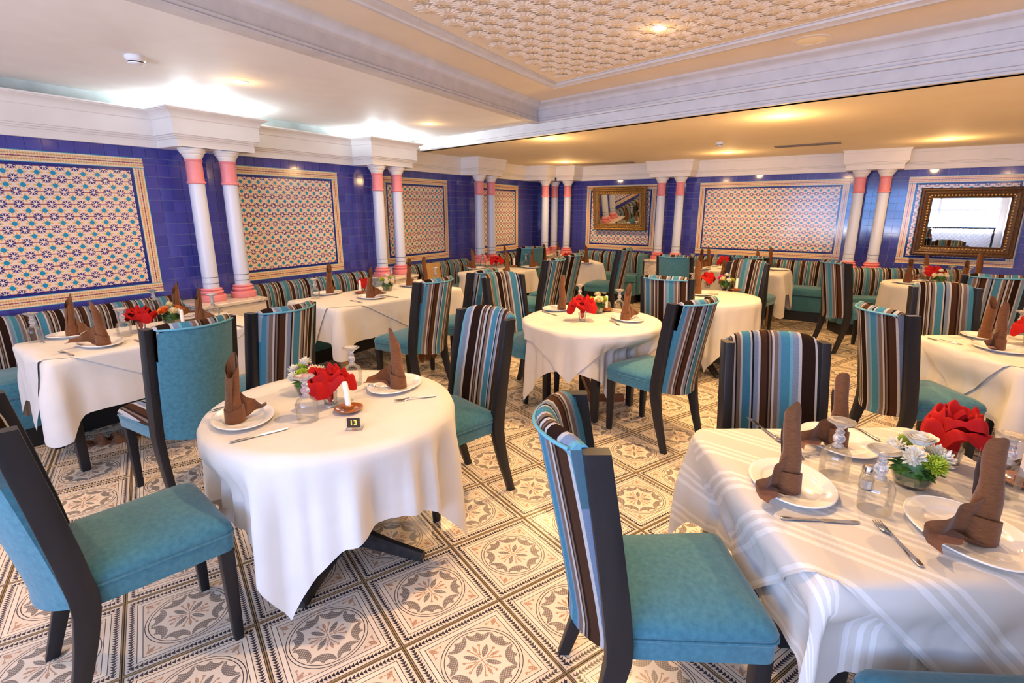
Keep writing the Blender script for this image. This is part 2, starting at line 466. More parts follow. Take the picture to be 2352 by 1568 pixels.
def fill_tiles(wall, x0, x1, panels, zlo, zhi, pitch, origin, rz):
    """cobalt tiles around the patterned panels: nearest visible 290 as pieces, the rest joined"""
    cells = []; rows = [zlo, 0.880]
    z = 0.880
    while z+pitch < 2.052-1e-6: z += pitch; rows.append(z)
    rows += [2.052, zhi]
    rot = Matrix.Rotation(rz, 4, 'Z')
    for z0, z1 in zip(rows, rows[1:]):
        x = x0; segs = []
        inside = z0 >= 0.879 and z1 <= 2.053
        if inside:
            for a, b in panels:
                if a > x: segs.append((x, a))
                x = b
        segs.append((x, x1))
        for a, b in segs:
            n = max(1, round((b-a)/pitch)); st = (b-a)/n
            for i in range(n): cells.append((a+st*(i+.5), (z0+z1)/2, st, z1-z0))
    def key(c):
        p = Vector(origin)+rot@Vector((c[0], 0, 0)); p.z = c[1]; q = project(p)
        return 1e6 if q is None or not (-20 < q[0] < 2372) else q[2]
    cells.sort(key=key)
    t = 0.0032
    me = cached('tile', lambda: MB().box((0, 0, 0), (1, 1, 1), bev=0).mesh('tile', M['blue'], smooth=False))
    for x, z, sx, sz in cells[:290]:
        part('tile', me, wall, (x, 0.006+random.uniform(-.0006, .0006), z), scale=(sx-t, 0.012, sz-t))
    m = MB()
    for x, z, sx, sz in cells[290:]: m.box((x, 0.006, z), (sx-t, 0.012, sz-t))
    tag(part('tile_field', m.mesh('tile_field', M['blue'], smooth=False), wall), kind='stuff')

def tile_panel(wall, a, b, z0=0.880, z1=2.052):
    """a printed panel: field, navy edging strips and border strips"""
    bw, nw = 0.088, 0.022; y0, y1 = -0.003, 0.010
    def strip(u0, u1, w0, w1, vert, flip):
        m = MB(); L = u1-u0
        if vert: vs = [(w0, y0, u0), (w1, y0, u0), (w1, y0, u1), (w0, y0, u1), (w0, y1, u0), (w1, y1, u0), (w1, y1, u1), (w0, y1, u1)]; uv = [(0, 0), (0, 1), (L, 1), (L, 0)]*2
        else: vs = [(u0, y0, w0), (u1, y0, w0), (u1, y0, w1), (u0, y0, w1), (u0, y1, w0), (u1, y1, w0), (u1, y1, w1), (u0, y1, w1)]; uv = [(0, 0), (L, 0), (L, 1), (0, 1)]*2
        return m.add(vs, [(0, 1, 2, 3), (4, 7, 6, 5), (0, 4, 5, 1), (1, 5, 6, 2), (2, 6, 7, 3), (3, 7, 4, 0)], uv)
    p = link(bpy.data.objects.new('tile_panel', None), wall)
    bs = [(a, b, z0, z0+bw, 0), (a, b, z1-bw, z1, 0), (z0+bw, z1-bw, a, a+bw, 1), (z0+bw, z1-bw, b-bw, b, 1)]
    for u0, u1, w0, w1, vt in bs: part('border_strip', strip(u0, u1, w0, w1, vt, 0).mesh('border_strip', M['border'], False), p)
    i0, i1, j0, j1 = a+bw, b-bw, z0+bw, z1-bw
    for u0, u1, w0, w1, vt in [(i0, i1, j0, j0+nw, 0), (i0, i1, j1-nw, j1, 0), (j0+nw, j1-nw, i0, i0+nw, 1), (j0+nw, j1-nw, i1-nw, i1, 1)]:
        part('navy_edging', strip(u0, u1, w0, w1, vt, 0).mesh('navy_edging', M['navy'], False), p)
    i0, i1, j0, j1 = i0+nw, i1-nw, j0+nw, j1-nw
    nx, nz = max(1, round((i1-i0)/0.0995)), max(1, round((j1-j0)/0.0995))
    m = MB(); vs = [(i0, y0, j0), (i1, y0, j0), (i1, y0, j1), (i0, y0, j1), (i0, y1, j0), (i1, y1, j0), (i1, y1, j1), (i0, y1, j1)]
    m.add(vs, [(0, 1, 2, 3), (4, 7, 6, 5), (0, 4, 5, 1), (1, 5, 6, 2), (2, 6, 7, 3), (3, 7, 4, 0)], [(0.5, 0.5), (nx+.5, 0.5), (nx+.5, nz+.5), (0.5, nz+.5)]*2)
    part('patterned_field', m.mesh('patterned_field', M['zellige'], False), p)

KA, KB = 9.611, -5.905            # the corner along the left and along the back wall
TOPZ = 2.86
def wall(name, origin, rz, x0, x1, z1=TOPZ, m='grout', holes=None):
    mb = MB()
    if not holes: mb.box(((x0+x1)/2, 0.106, z1/2), (x1-x0, 0.2, z1))
    else:
        a, b, c, d = holes
        for u0, u1, w0, w1 in ((x0, a, 0, z1), (b, x1, 0, z1), (a, b, 0, c), (a, b, d, z1)): mb.box(((u0+u1)/2, 0.106, (w0+w1)/2), (u1-u0, 0.2, w1-w0))
    o = part(name, mb.mesh(name, M[m], False), None, origin, rz); o['kind'] = 'structure'; return o
wl = wall('wall_left', onl(0, DL), RZ_L, -5.0, KA)
wb = wall('wall_back', onb(0, DB), RZ_B, KB, U_RIGHT+0.1)
PL = [(2.35-1.39+2.105*k, 2.35+2.105*k) for k in range(4)]
PB = [(-4.89, -3.51), (-2.76, -0.62), (0.06, 1.30)]
for a, b in PL: tile_panel(wl, a, b)
for a, b in PB: tile_panel(wb, a, b)
fill_tiles(wl, 0.96, KA-0.01, PL, 0.778, 2.145, 0.102, onl(0, DL), RZ_L)
fill_tiles(wb, KB+0.01, 1.9, PB, 0.778, 2.145, 0.102, onb(0, DB), RZ_B)
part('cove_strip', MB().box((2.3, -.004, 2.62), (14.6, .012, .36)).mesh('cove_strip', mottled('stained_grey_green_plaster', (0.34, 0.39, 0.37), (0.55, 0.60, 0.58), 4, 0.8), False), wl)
# the plain walls out of the photograph: right, and the window wall behind the viewer
pr = onb(U_RIGHT, 0)
wr = wall('wall_right', TB*U_RIGHT, RZ_B-pi/2, -DB-0.1, -D_REAR+0.1, m='wallpaint')
wf = wall('wall_front', NB*D_REAR, RZ_B+pi, -U_RIGHT-0.1, 8.8, m='wallpaint', holes=(-WIN_A1, -WIN_A0, WIN_Z0, WIN_Z1))
mb = MB(); N_ = 4; ww = (WIN_A1-WIN_A0)/N_
win = part('window_1', None, None, NB*D_REAR, RZ_B+pi); win['kind'] = 'structure'
for k in range(N_+1): mb.box((-WIN_A1+ww*k, 0.1, (WIN_Z0+WIN_Z1)/2), (0.06, 0.08, WIN_Z1-WIN_Z0))
for z in (WIN_Z0, 1.45, WIN_Z1): mb.box((-(WIN_A0+WIN_A1)/2, 0.1, z), (WIN_A1-WIN_A0, 0.08, 0.06))
part('window_frame', mb.mesh('window_frame', M['white'], False), win)
for k in range(N_): part('pane', MB().box((-WIN_A1+ww*(k+.5), 0.1, (WIN_Z0+WIN_Z1)/2), (ww-.06, 0.006, WIN_Z1-WIN_Z0-.06)).mesh('pane', M['glass'], False), win)

t = thing('lattice_railing', 'white lattice railing with dark top rail, seen in the large mirror', 'railing', onb(1.2, D_REAR+.35), RZ_B)
part('top_rail', MB().box((0, 0, .93), (2.4, .06, .05), bev=.008).mesh('top_rail', M['black']), t)
for k in range(2): part('post', MB().box(((-1, 1)[k]*1.17, 0, .46), (.05, .05, .92)).mesh('post', M['black'], False), t)
m = MB()
for k in range(-8, 24):
    for sg in (-1, 1):
        x0, x1, z0, z1 = k*.11-1.15, k*.11-.35, .1, .9
        if x0 < -1.15: z0 += (-1.15-x0); x0 = -1.15
        if x1 > 1.15: z1 -= (x1-1.15); x1 = 1.15
        if x1-x0 > .05: m.tube([(sg*x0, .012*sg, z0), (sg*x1, .012*sg, z1)], .012, 5)
tag(part('lattice', m.mesh('lattice', M['white'], False), t), kind='stuff')
# floor tiles: 0.44 m, laid across the room; nearest visible 290 are pieces, the rest joined
TS, TYAW = 0.44, R(-34.43)
EI, EJ = Vector((cos(TYAW), -sin(TYAW))), Vector((sin(TYAW), cos(TYAW)))
fl = part('floor', MB().box((1.2, 4, -0.06), (22, 22, 0.1)).mesh('floor', M['floorgrout'], False)); fl['kind'] = 'structure'
def tile_mesh():
    h, b = TS/2-0.0012, 0.002; m = MB()
    vs = [(-h, -h, -0.012), (h, -h, -0.012), (h, h, -0.012), (-h, h, -0.012), (-h, -h, -b), (h, -h, -b), (h, h, -b), (-h, h, -b), (-h+b, -h+b, 0), (h-b, -h+b, 0), (h-b, h-b, 0), (-h+b, h-b, 0)]
    uv = [(0.5+x/TS, 0.5+y/TS) for x, y, z in vs]
    return m.add(vs, [(0, 1, 5, 4), (1, 2, 6, 5), (2, 3, 7, 6), (3, 0, 4, 7), (4, 5, 9, 8), (5, 6, 10, 9), (6, 7, 11, 10), (7, 4, 8, 11), (8, 9, 10, 11)], uv)
tmb = tile_mesh(); tme = tmb.mesh('floor_tile', M['floor'], False)
rzt = math.atan2(EI.y, EI.x)
cells = []
for i in range(-14, 26):
    for j in range(-22, 26):
        c = EI*(TS*(i+1.3191+.5)) + EJ*(TS*(j+3.597+.5))
        if c.dot(NB) > DB-0.2 or c.dot(NL) > DL-0.2 or c.dot(TB) > U_RIGHT+.3 or c.dot(NB) < D_REAR: continue
        q = project(Vector((c.x, c.y, 0)))
        vis = q and -220 < q[0] < 2572 and q[1] < 1850
        cells.append((q[2] if vis else 1e6, c))
cells.sort(key=lambda c: c[0])
for d, c in cells[:290]: part('tile', tme, fl, (c.x, c.y, 0.0), rzt)
m = MB(); rm = Matrix.Rotation(rzt, 4, 'Z')
for d, c in cells[290:]:
    T = Matrix.Translation((c.x, c.y, 0)) @ rm
    m.add([T @ Vector(v) for v in tmb.v], tmb.f, None); 
    for k, u in enumerate(tmb.uv): m.uv[len(m.uv)-len(tmb.uv)+k] = u
tag(part('tile_field', m.mesh('tile_field', M['floor'], False, weld=-1), fl), kind='stuff')

# ------------------------------------------------------------------ ceiling
ZL, ZW, ZT, ZP = 2.40, 2.54, 2.727, 2.765
FD = Vector((0.7077, -0.7065)); C0 = Vector((0.28, 6.13)); LD = Vector((0.490, 0.872))
FA = Vector((-1.36, 7.77)); FB = C0 + FD*8
A0 = C0 - LD*12
ce = part('ceiling', MB().add([(FA.x, FA.y, ZL), (FB.x, FB.y, ZL), (12, 8, ZL), (6, 16, ZL), (-3, 13, ZL), (-3, 9.5, ZL)], [tuple(range(6))]).mesh('ceiling', M['ceil'], False)); ce['kind'] = 'structure'
part('side_ceiling', MB().add([(FA.x, FA.y, ZW), (C0.x, C0.y, ZW), (A0.x, A0.y, ZW), (A0.x-7, A0.y+2, ZW), (-8, 4, ZW)], [tuple(range(5))]).mesh('side_ceiling', M['plaster'], False), ce)
part('tray_soffit', MB().add([(C0.x-.12, C0.y+.12, ZT), (A0.x-.12, A0.y, ZT), (14, -8, ZT), (FB.x+.12, FB.y+.12, ZT)], [tuple(range(4))]).mesh('tray_soffit', M['tray'], False), ce)
part('roof_slab', MB().box((0, 3, 2.92), (22, 24, 0.1)).mesh('roof_slab', M['wallpaint'], False), ce)
# the beam faces round the tray: profile out = towards the tray
def fascia_prof(z0, z1):
    h = z1-z0
    return [(-0.05, z0), (0.035, z0), (0.035, z0+.018), (0.024, z0+.022), (0.028, z0+.03), (0.028, z0+.042), (0.012, z0+.05), (0.012, z0+.05)]
lip = [(-0.05, 0), (0.034, 0), (0.034, .016), (0.022, .02), (0.027, .026), (0.027, .040), (0.012, .048)]
crown = [(0.012, -.075), (0.022, -.07), (0.026, -.055), (0.045, -.035), (0.075, -.022), (0.09, -.012), (0.095, 0), (-.05, 0)]
pf = [FB, C0, FA]                      # travelling left: the tray is on the left, so use mirrored offsets
def sweep_left(path, prof): return sweep(list(reversed([Vector(p) for p in path])), prof)
# low beam face: from the left wall to the right, facing the viewer
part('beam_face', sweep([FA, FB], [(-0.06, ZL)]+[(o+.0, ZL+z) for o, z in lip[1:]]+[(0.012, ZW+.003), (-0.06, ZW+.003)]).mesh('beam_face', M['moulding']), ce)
# upper face: along the tray's left side, then along the beam
up = [(-0.05, ZW-.012)]+[(o+.012, ZW-.012+z) for o, z in lip[1:]]+[(o+.012, ZT+z) for o, z in crown]
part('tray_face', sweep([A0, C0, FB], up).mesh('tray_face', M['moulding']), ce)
# inner moulded frame and the relief panel inside it
I0 = Vector((0.384, 5.30)); IL = Vector((0.510, 0.860)); IR = Vector((0.675, -0.738))
frame = [I0, I0+IR*4.3, I0+IR*4.3-IL*5.2, I0-IL*5.2]
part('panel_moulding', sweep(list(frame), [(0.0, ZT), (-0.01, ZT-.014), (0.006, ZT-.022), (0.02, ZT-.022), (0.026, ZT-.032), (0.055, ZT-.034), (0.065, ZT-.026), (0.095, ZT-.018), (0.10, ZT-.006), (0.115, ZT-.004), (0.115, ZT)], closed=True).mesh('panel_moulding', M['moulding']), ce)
q0 = I0+IR*0.20-IL*0.20
part('relief_ground', MB().add([(*(q0), ZT-.002), (*(q0+IR*3.9), ZT-.002), (*(q0+IR*3.9-IL*4.8), ZT-.002), (*(q0-IL*4.8), ZT-.002)], [(0, 1, 2, 3)]).mesh('relief_ground', M['relief'], False), ce)
m = MB(); sp = 0.148
for i in range(26):
    for j in range(32):
        c = q0 + IR*(sp*(i+.5+.5*(j % 2))) - IL*(sp*0.866*(j+.55))
        if (i+.5*(j % 2))*sp > 3.7 or j*sp*.866 > 4.6: continue
        n = 24; vs = [(c.x, c.y, ZT-.012)]
        for k in range(n):
            a = 2*pi*k/n+j*.1; vs.append((c.x+.024*cos(a), c.y+.024*sin(a), ZT-.0135))
        for k in range(n):
            a = 2*pi*k/n+j*.1; rr = .080 if k % 2 == 0 else .055; vs.append((c.x+rr*cos(a), c.y+rr*sin(a), ZT-(.0095 if k % 2 == 0 else .003)))
        fs = [(0, 1+k, 1+(k+1) % n) for k in range(n)]+[(1+k, 1+n+k, 1+n+(k+1) % n, 1+(k+1) % n) for k in range(n)]
        m.add(vs, fs)
tag(part('star_relief', m.mesh('star_relief', M['relief'], True, 20), ce), kind='stuff')

# ------------------------------------------------------------------ cornices with blocks over the columns (plan coordinates along the walls)
def corn(zt): 
    k = zt-2.14
    return [(0, 2.142), (.045, 2.142), (.045, 2.142+.20*k), (.058, 2.142+.21*k), (.058, 2.142+.25*k), (.072, 2.142+.26*k), (.072, 2.142+.30*k), (.085, 2.142+.31*k), (.085, 2.142+.72*k), (.093, 2.142+.74*k), (.097, 2.142+.80*k), (.115, 2.142+.88*k), (.145, 2.142+.925*k), (.15, 2.142+.95*k), (.158, 2.142+.955*k), (.158, zt), (0, zt)]
def cornice(name, f, d, x0, x1, blocks, zt, dep=0.335):
    pts = [f(x0, d)]
    blocks = [(*b, dep)[:3] for b in blocks]
    for a, b, dep in blocks: pts += [f(a, d), f(a, d-dep), f(b, d-dep), f(b, d)]
    pts.append(f(x1, d))
    o = part(name, sweep([p.to_2d() for p in pts], corn(zt)).mesh(name, M['plaster'], True, 30)); o['kind'] = 'structure'
    for a, b, dep in blocks:     # the underside of each block
        part('block_underside', MB().add([f(a, d, 2.142), f(b, d, 2.142), f(b, d-dep-.045, 2.142), f(a, d-dep-.045, 2.142)], [(0, 1, 2, 3)]).mesh('block_underside', M['plaster'], False), o)
    return o
cornice('trim_1', onl, DL, -4.5, KA, [(2.52, 3.13), (4.73, 5.34), (6.90, 7.51), (8.90, 9.13, 0.46)], 2.445)
cornice('trim_2', onb, DB, KB, 2.6, [(-5.30, -5.03), (-3.47, -2.87), (-0.63, -0.06)], 2.445)

# ------------------------------------------------------------------ columns, pedestals, benches
def column_parts(root, h=2.142, z0=0.775):
    b = cached('col_base', lambda: MB().lathe([(0, 0), (.115, 0), (.118, .004), (.118, .052), (.114, .056), (.088, .058), (.085, .066), (.097, .075), (.101, .085), (.097, .096), (.084, .10), (.090, .106), (.092, .112), (.088, .119), (.070, .122), (0, .122)], 32).mesh('base', M['pink']))
    def sh():
        m = MB(); zz = [0, .06, .062, .115, .117, .7, 1.02]
        m.lathe([(.069, .118), (.069, .30), (.066, 1.08)], 28); return m.mesh('shaft', M['shaft'])
    part('base', b, root, (0, 0, z0)); part('shaft', cached('col_shaft', sh), root, (0, 0, z0))
    rg = cached('col_ring', lambda: MB().lathe([(.0685, 0), (.0705, .001), (.0705, .005), (.0685, .006)], 28).mesh('ring_line', M['ring']))
    part('ring_line', rg, root, (0, 0, z0+.165)); part('ring_line', rg, root, (0, 0, z0+.22))
    part('collar', cached('col_collar', lambda: MB().lathe([(.066, 0), (.077, .004), (.08, .012), (.077, .02), (.069, .026), (.067, .19), (.072, .196), (.074, .204), (.07, .21), (.066, .212)], 28).mesh('collar', M['pink'])), root, (0, 0, z0+1.065))
    part('capital', cached('col_cap', lambda: MB().lathe([(.066, 0), (.072, .006), (.074, .016), (.082, .026), (.086, .034), (.085, .040), (.092, .046), (.102, .058), (.104, .066), (.103, .070), (.112, .074), (.114, .088), (.112, .092), (0, .092)], 28).mesh('capital', M['plaster'])), root, (0, 0, z0+1.275))
WHERE = {}
def column(p, label, group=None):
    t = thing('column', label, 'column', p, 0, group); column_parts(t)
cols = [(onl(2.65, 5.02), 'white column with pink base and collar, leftmost of all'), (onl(2.96, 5.02), 'white column with pink collar, second from the left, beside the leftmost one'),
 (onl(4.86, 5.02), 'white column with pink collar, left one of the second pair on the left wall'), (onl(5.20, 5.02), 'white column with pink collar, right one of the second pair on the left wall'),
 (onl(7.05, 5.02), 'slim white column, left one of the third pair on the left wall'), (onl(7.38, 5.02), 'slim white column, right one of the third pair on the left wall'),
 (onl(9.0, 4.88), 'white column left in the group of three at the room corner'), (onb(-5.53, 9.10), 'white column set back in the middle of the three at the room corner'), (onb(-5.17, 8.98), 'white column right in the group of three at the room corner'),
 (onb(-3.33, 8.98), 'white column just right of the small gilded mirror'), (onb(-3.01, 8.98), 'white column left of the wide patterned panel on the back wall'),
 (onb(-0.49, 8.98), 'white column right of the wide patterned panel on the back wall'), (onb(-0.20, 8.98), 'white column nearest the large gilded mirror')]
for p, l in cols: column(p, l)

def pedestal(f, d, rz, a, b, out, label):
    c = f((a+b)/2, d); t = thing('marble_pedestal', label, 'pedestal', c, rz)
    wd = b-a
    part('body', MB().box((0, -out/2-.02, .37), (wd-.03, out-.06, .74), bev=.004).mesh('body', M['marble']), t)
    part('top_slab', MB().box((0, -out/2-.01, .757), (wd, out-.01, .034), bev=.006).mesh('top_slab', M['marble']), t)
pedestal(onl, DL, RZ_L, 2.42, 3.06, 0.50, 'marble column pedestal between the two nearest left benches')
pedestal(onl, DL, RZ_L, 4.70, 5.28, 0.50, 'marble column pedestal under the second column pair')
pedestal(onl, DL, RZ_L, 6.86, 7.56, 0.50, 'marble column pedestal under the third column pair')
pedestal(onb, DB, RZ_B, -3.48, -2.84, 0.50, 'marble column pedestal right of the small mirror on the back wall')
pedestal(onb, DB, RZ_B, -0.64, -0.05, 0.50, 'marble column pedestal behind the right bench, under the large mirror side')
pedestal(onb, DB, RZ_B, -5.34, -5.0, 0.45, 'small marble pedestal right of the corner under one column')
pedestal(onl, DL, RZ_L, 8.88, 9.09, 0.55, 'small marble pedestal left of the corner under one column')
pedestal(onb, DB, RZ_B, -5.64, -5.36, 0.28, 'narrow marble pedestal deep in the corner under one column')

def bench(loc, rz, L, depth, label, ends=(False, False), group=None):
    """upholstered wall bench, local x along, -y towards the room, back at y=0"""
    t = thing('banquette_bench', label, 'bench', loc, rz)
    part('plinth', MB().box((0, -depth/2-.03, .07), (L-.02, depth-.1, .14), bev=.004).mesh('plinth', M['plinth']), t)
    part('seat_base', MB().box((0, -depth/2, .255), (L, depth-.02, .23), bev=.012).mesh('seat_base', M['teal']), t)
    m = MB(); d = depth-.15
    m.loft([rrect(L/2-k, d/2-k, .04, z, 4) for k, z in ((.02, .371), (0, .385), (0, .455), (.012, .485), (.05, .50))])
    part('seat_cushion', m.mesh('seat_cushion', M['teal']), t, (0, -depth/2-.075, 0))
    sec = [(-.16, .47), (-.175, .60), (-.165, .74), (-.15, .80), (-.12, .845), (-.085, .86), (-.05, .855), (-.015, .83), (-.005, .78), (-.005, .47)]
    n = max(2, int(L/.085)); rows = []; uvr = []
    acc = [0]
    for p, q in zip(sec, sec[1:]): acc.append(acc[-1]+math.dist(p, q))
    for i in range(n*3+1):
        x = -L/2+L*i/(n*3); g = -.012*(cos(2*pi*i/3*0.375)**8)
        e = .02 if i in (0, n*3) else 0
        rows.append([(x, y-(g if 0 < k < 7 else 0)+(e if k < 3 else 0), z+(g*.7 if 2 < k < 8 else 0)-(e if 3 < k < 8 else 0)) for k, (y, z) in enumerate(sec)])
        uvr.append([(x+5, a) for a in acc])
    m = MB(); m.grid(rows, False, uvr)
    for r, u in ((rows[0], uvr[0]), (rows[-1], uvr[-1])): m.add(r, [tuple(range(len(r)))], u)
    part('backrest', m.mesh('backrest', M['bench_stripe'], True, 60), t)
    for s, e in zip((-1, 1), ends):
        if e: part('arm_panel', MB().box((s*(L/2+.035), -depth/2+.02, .50), (.07, depth-.1, .70), bev=.025).mesh('arm_panel', M['teal']), t)
    return t
def wbench(f, d, rz, a, b, depth, label, **k): return bench(f((a+b)/2, d), rz, b-a, depth, label, **k)
wbench(onl, DL-.06, RZ_L, 0.2, 2.40, 0.62, 'long striped and teal wall bench behind the nearest left table')
wbench(onl, DL-.06, RZ_L, 3.09, 4.68, 0.62, 'striped and teal wall bench between the first and second column pedestals')
wbench(onl, DL-.06, RZ_L, 5.31, 6.84, 0.62, 'striped and teal wall bench behind the tan board, between second and third pedestals')
wbench(onl, DL-.06, RZ_L, 7.59, 8.85, 0.62, 'striped wall bench between the third column pair and the corner')
wbench(onb, DB-.06, RZ_B, -4.98, -3.56, 0.60, 'striped and teal wall bench under the small gilded mirror', ends=(False, True))
wbench(onb, DB-.06, RZ_B, -2.80, -0.68, 0.50, 'striped and teal wall bench under the wide patterned panel')
bench((5.18, 7.05, 0), R(-7), 1.60, 0.42, 'striped and teal bench at the far right, standing off the wall under the large mirror', ends=(True, False))

# ------------------------------------------------------------------ mirrors
def mirror(f, rz, a, b, z0, z1, fw, tilt, label, gilt='gold'):
    c = f((a+b)/2, DB-.06-abs(tilt)*(z1-z0)/2); W, H = b-a, z1-z0
    t = thing('wall_mirror', label, 'mirror', (c.x, c.y, (z0+z1)/2), rz); t.rotation_euler = (tilt, 0, rz)
    prof = [(0.0, 0.03), (0.0, -.02), (.012, -.034), (.03, -.036), (.045, -.026), (.06, -.030), (fw-.02, -.012), (fw-.008, -.016), (fw, -.006), (fw, .01)]
    P = [(-W/2, -H/2), (-W/2, H/2), (W/2, H/2), (W/2, -H/2)]
    for k in range(4):
        A, B = P[k], P[(k+1) % 4]; da = Vector((B[0]-A[0], B[1]-A[1])).normalized(); nn = Vector((da.y, -da.x))
        L = math.dist(A, B); r0, r1 = [], []
        for o, y in prof:
            r0.append((A[0]+da.x*o+nn.x*o, y, A[1]+da.y*o+nn.y*o)); r1.append((B[0]-da.x*o+nn.x*o, y, B[1]-da.y*o+nn.y*o))
        m = MB(); m.loft([r0, r1]); 
        fr = part('frame_side', m.mesh('frame_side', M[gilt], True, 25), t)
        m = MB(); n = int((L-2*fw)/.032)
        for i in range(n):
            s = fw*.72+(L-1.44*fw)*(i+.5)/n; o = fw*.72
            x, z = A[0]+da.x*s+nn.x*o, A[1]+da.y*s+nn.y*o
            m.lathe([(0, -.012), (.010, -.009), (.013, 0)], 8, (0, 0, 0))
            k0 = len(m.v)-24
            for q in range(k0, len(m.v)):
                vx, vy, vz = m.v[q]; m.v[q] = (x+vx, -.022+vz, z+vy)
        tag(part('beading', m.mesh('beading', M['goldlight']), fr), kind='stuff')
    part('mirror_plate', MB().box((0, .004, 0), (W-2*fw+.01, .006, H-2*fw+.01)).mesh('mirror_plate', M['mirror'], False), t)
    part('backing_board', MB().box((0, .018, 0), (W-.03, .018, H-.03)).mesh('backing_board', M['plinth'], False), t)
mirror(onb, RZ_B, -4.68, -3.64, 1.235, 2.015, 0.13, .13, 'smaller gilded mirror reflecting columns, hung on the panel near the corner')
mirror(onb, RZ_B, 0.22, 1.27, 1.005, 1.895, 0.135, .006, 'large ornate gilded mirror reflecting windows, at the right edge', 'darkgilt')

# ------------------------------------------------------------------ ceiling fittings
def downlight(x, y, z, wts, label):
    t = thing('downlight', label, 'ceiling light', (x, y, z), 0)
    part('trim_ring', cached('dl_trim', lambda: MB().lathe([(.040, 0), (.042, -.006), (.052, -.007), (.056, -.003), (.056, .0)], 28).mesh('trim_ring', M['white'])), t)
    part('lens', cached('dl_lens', lambda: MB().lathe([(0, -.006), (.030, -.0055), (.041, -.002)], 24).mesh('lens', M['lamp'])), t)
    l = bpy.data.lights.new('lamp_glow', 'SPOT'); l.energy = wts*1.3; l.color = WARM; l.spot_size = R(150); l.spot_blend = 0.9; l.shadow_soft_size = 0.03
    o = link(bpy.data.objects.new('lamp_glow', l), t); o.location = (0, 0, -.03)
    l = bpy.data.lights.new('added_ceiling_fill', 'POINT'); l.energy = wts*(.11 if z < 2.5 else .025) if z < 2.6 else .4; l.color = WARM; l.shadow_soft_size = 0.045  # unseen point light added in the air below the lens to brighten the ceiling
    o = link(bpy.data.objects.new('added_ceiling_fill', l), t); o.location = (0, 0, -.19 if z < 2.5 else -.10)
LL = ['round downlight in the left ceiling above the nearest column pair', 'round downlight in the left ceiling above the second column pair', 'bright downlight set in the star patterned ceiling panel',
 'downlight in the yellowish ceiling, nearest to the beam on the right', 'downlight in the lowered ceiling just behind the tray corner', 'downlight beside the small white detector on the lowered ceiling',
 'farthest downlight, in front of the corner columns', 'downlight in the lowered ceiling above the large mirror', 'downlight of the star panel over the viewer', 'downlight of the star panel over the right foreground table',
 'downlight of the left ceiling beyond the left edge', 'lowered ceiling downlight beyond the right edge']
for (x, y, z, e), l in zip(LAMPS, LL): downlight(x, y, z-(.03 if z > 2.7 else 0), e, l)

def detector(x, y, z, label, s=1.0):
    t = thing('smoke_detector', label, 'detector', (x, y, z), 0)
    part('body', MB().lathe([(.055*s, 0), (.058*s, -.008), (.056*s, -.022), (.045*s, -.030), (.044*s, -.034)], 28).mesh('body', M['white']), t)
    part('vent_slot', MB().lathe([(.040*s, -.031), (.041*s, -.042)], 28).mesh('vent_slot', M['dark']), t)
    part('cap', MB().lathe([(.044*s, -.040), (.043*s, -.046), (.03*s, -.052), (0, -.053)], 28).mesh('cap', M['white']), t)
detector(-2.34, 3.56, ZW, 'white smoke detector on the left ceiling')
detector(2.49, 6.62, ZL, 'small white detector on the lowered ceiling, centre of the room', .8)
t = thing('ceiling_speaker', 'round flush ceiling speaker on the cream tray ceiling', 'speaker', (2.02, 3.90, ZT))
part('rim', MB().lathe([(.125, 0), (.122, -.006), (.098, -.008), (.095, -.003)], 36).mesh('rim', M['tray']), t)
part('grille', MB().lathe([(.096, -.004), (.08, -.008), (0, -.010)], 36).mesh('grille', M['ceil']), t)
def vent(a, b, wd, label):
    a, b = Vector(a), Vector(b); c = (a+b)/2; d = b-a
    t = thing('air_vent', label, 'vent', (c.x, c.y, ZL), math.atan2(d.y, d.x)); L = d.length
    m = MB()
    for y in (-wd/2, wd/2): m.box((0, y, -.006), (L, .02, .012), bev=.002)
    for x in (-L/2, L/2): m.box((x, 0, -.006), (.02, wd, .012), bev=.002)
    part('frame', m.mesh('frame', M['grille']), t)
    for k in range(4): part('slat', cached(f'slat{L:.2f}', lambda: MB().box((0, 0, 0), (L-.02, .018, .003)).mesh('slat', M['grille'], False)), t, (0, wd*(-.33+.22*k), -.006), rot=(R(35), 0, 0))
    part('dark_backing', MB().box((0, 0, -.001), (L-.02, wd-.02, .002)).mesh('dark_backing', M['dark'], False), t)  # flat dark sheet standing in for the unlit opening behind the slats
vent((3.40, 7.10), (3.95, 6.66), .13, 'long grey slot vent in the lowered ceiling, right side')
vent((1.12, 9.80), (2.06, 9.32), .13, 'dark slot vent along the cornice above the small mirror')
# cove tube lamps lying on top of the left cornice
for k, (a, l) in enumerate(((2.83, 'glowing tube lamp hidden on the cornice over the nearest column pair'), (5.03, 'glowing tube lamp hidden on the cornice over the second column pair'))):
    p = onl(a, DL-.20, 2.463); t = thing('tube_lamp', l, 'lamp', p, RZ_L)
    part('tube', MB().tube([(-.30, 0, 0), (.30, 0, 0)], .012, 10).mesh('tube', M['tube']), t)
    for s in (-1, 1): part('end_cap', MB().tube([(s*.30, 0, 0), (s*.32, 0, 0)], .013, 10).mesh('end_cap', M['white']), t)
    for s in (-.16, .16):
        l = bpy.data.lights.new('cove_glow', 'POINT'); l.shadow_soft_size = .02; l.energy = 16; l.color = (.80, .92, 1)
        o = link(bpy.data.objects.new('cove_glow', l), t); o.location = (s, -.04, .012)

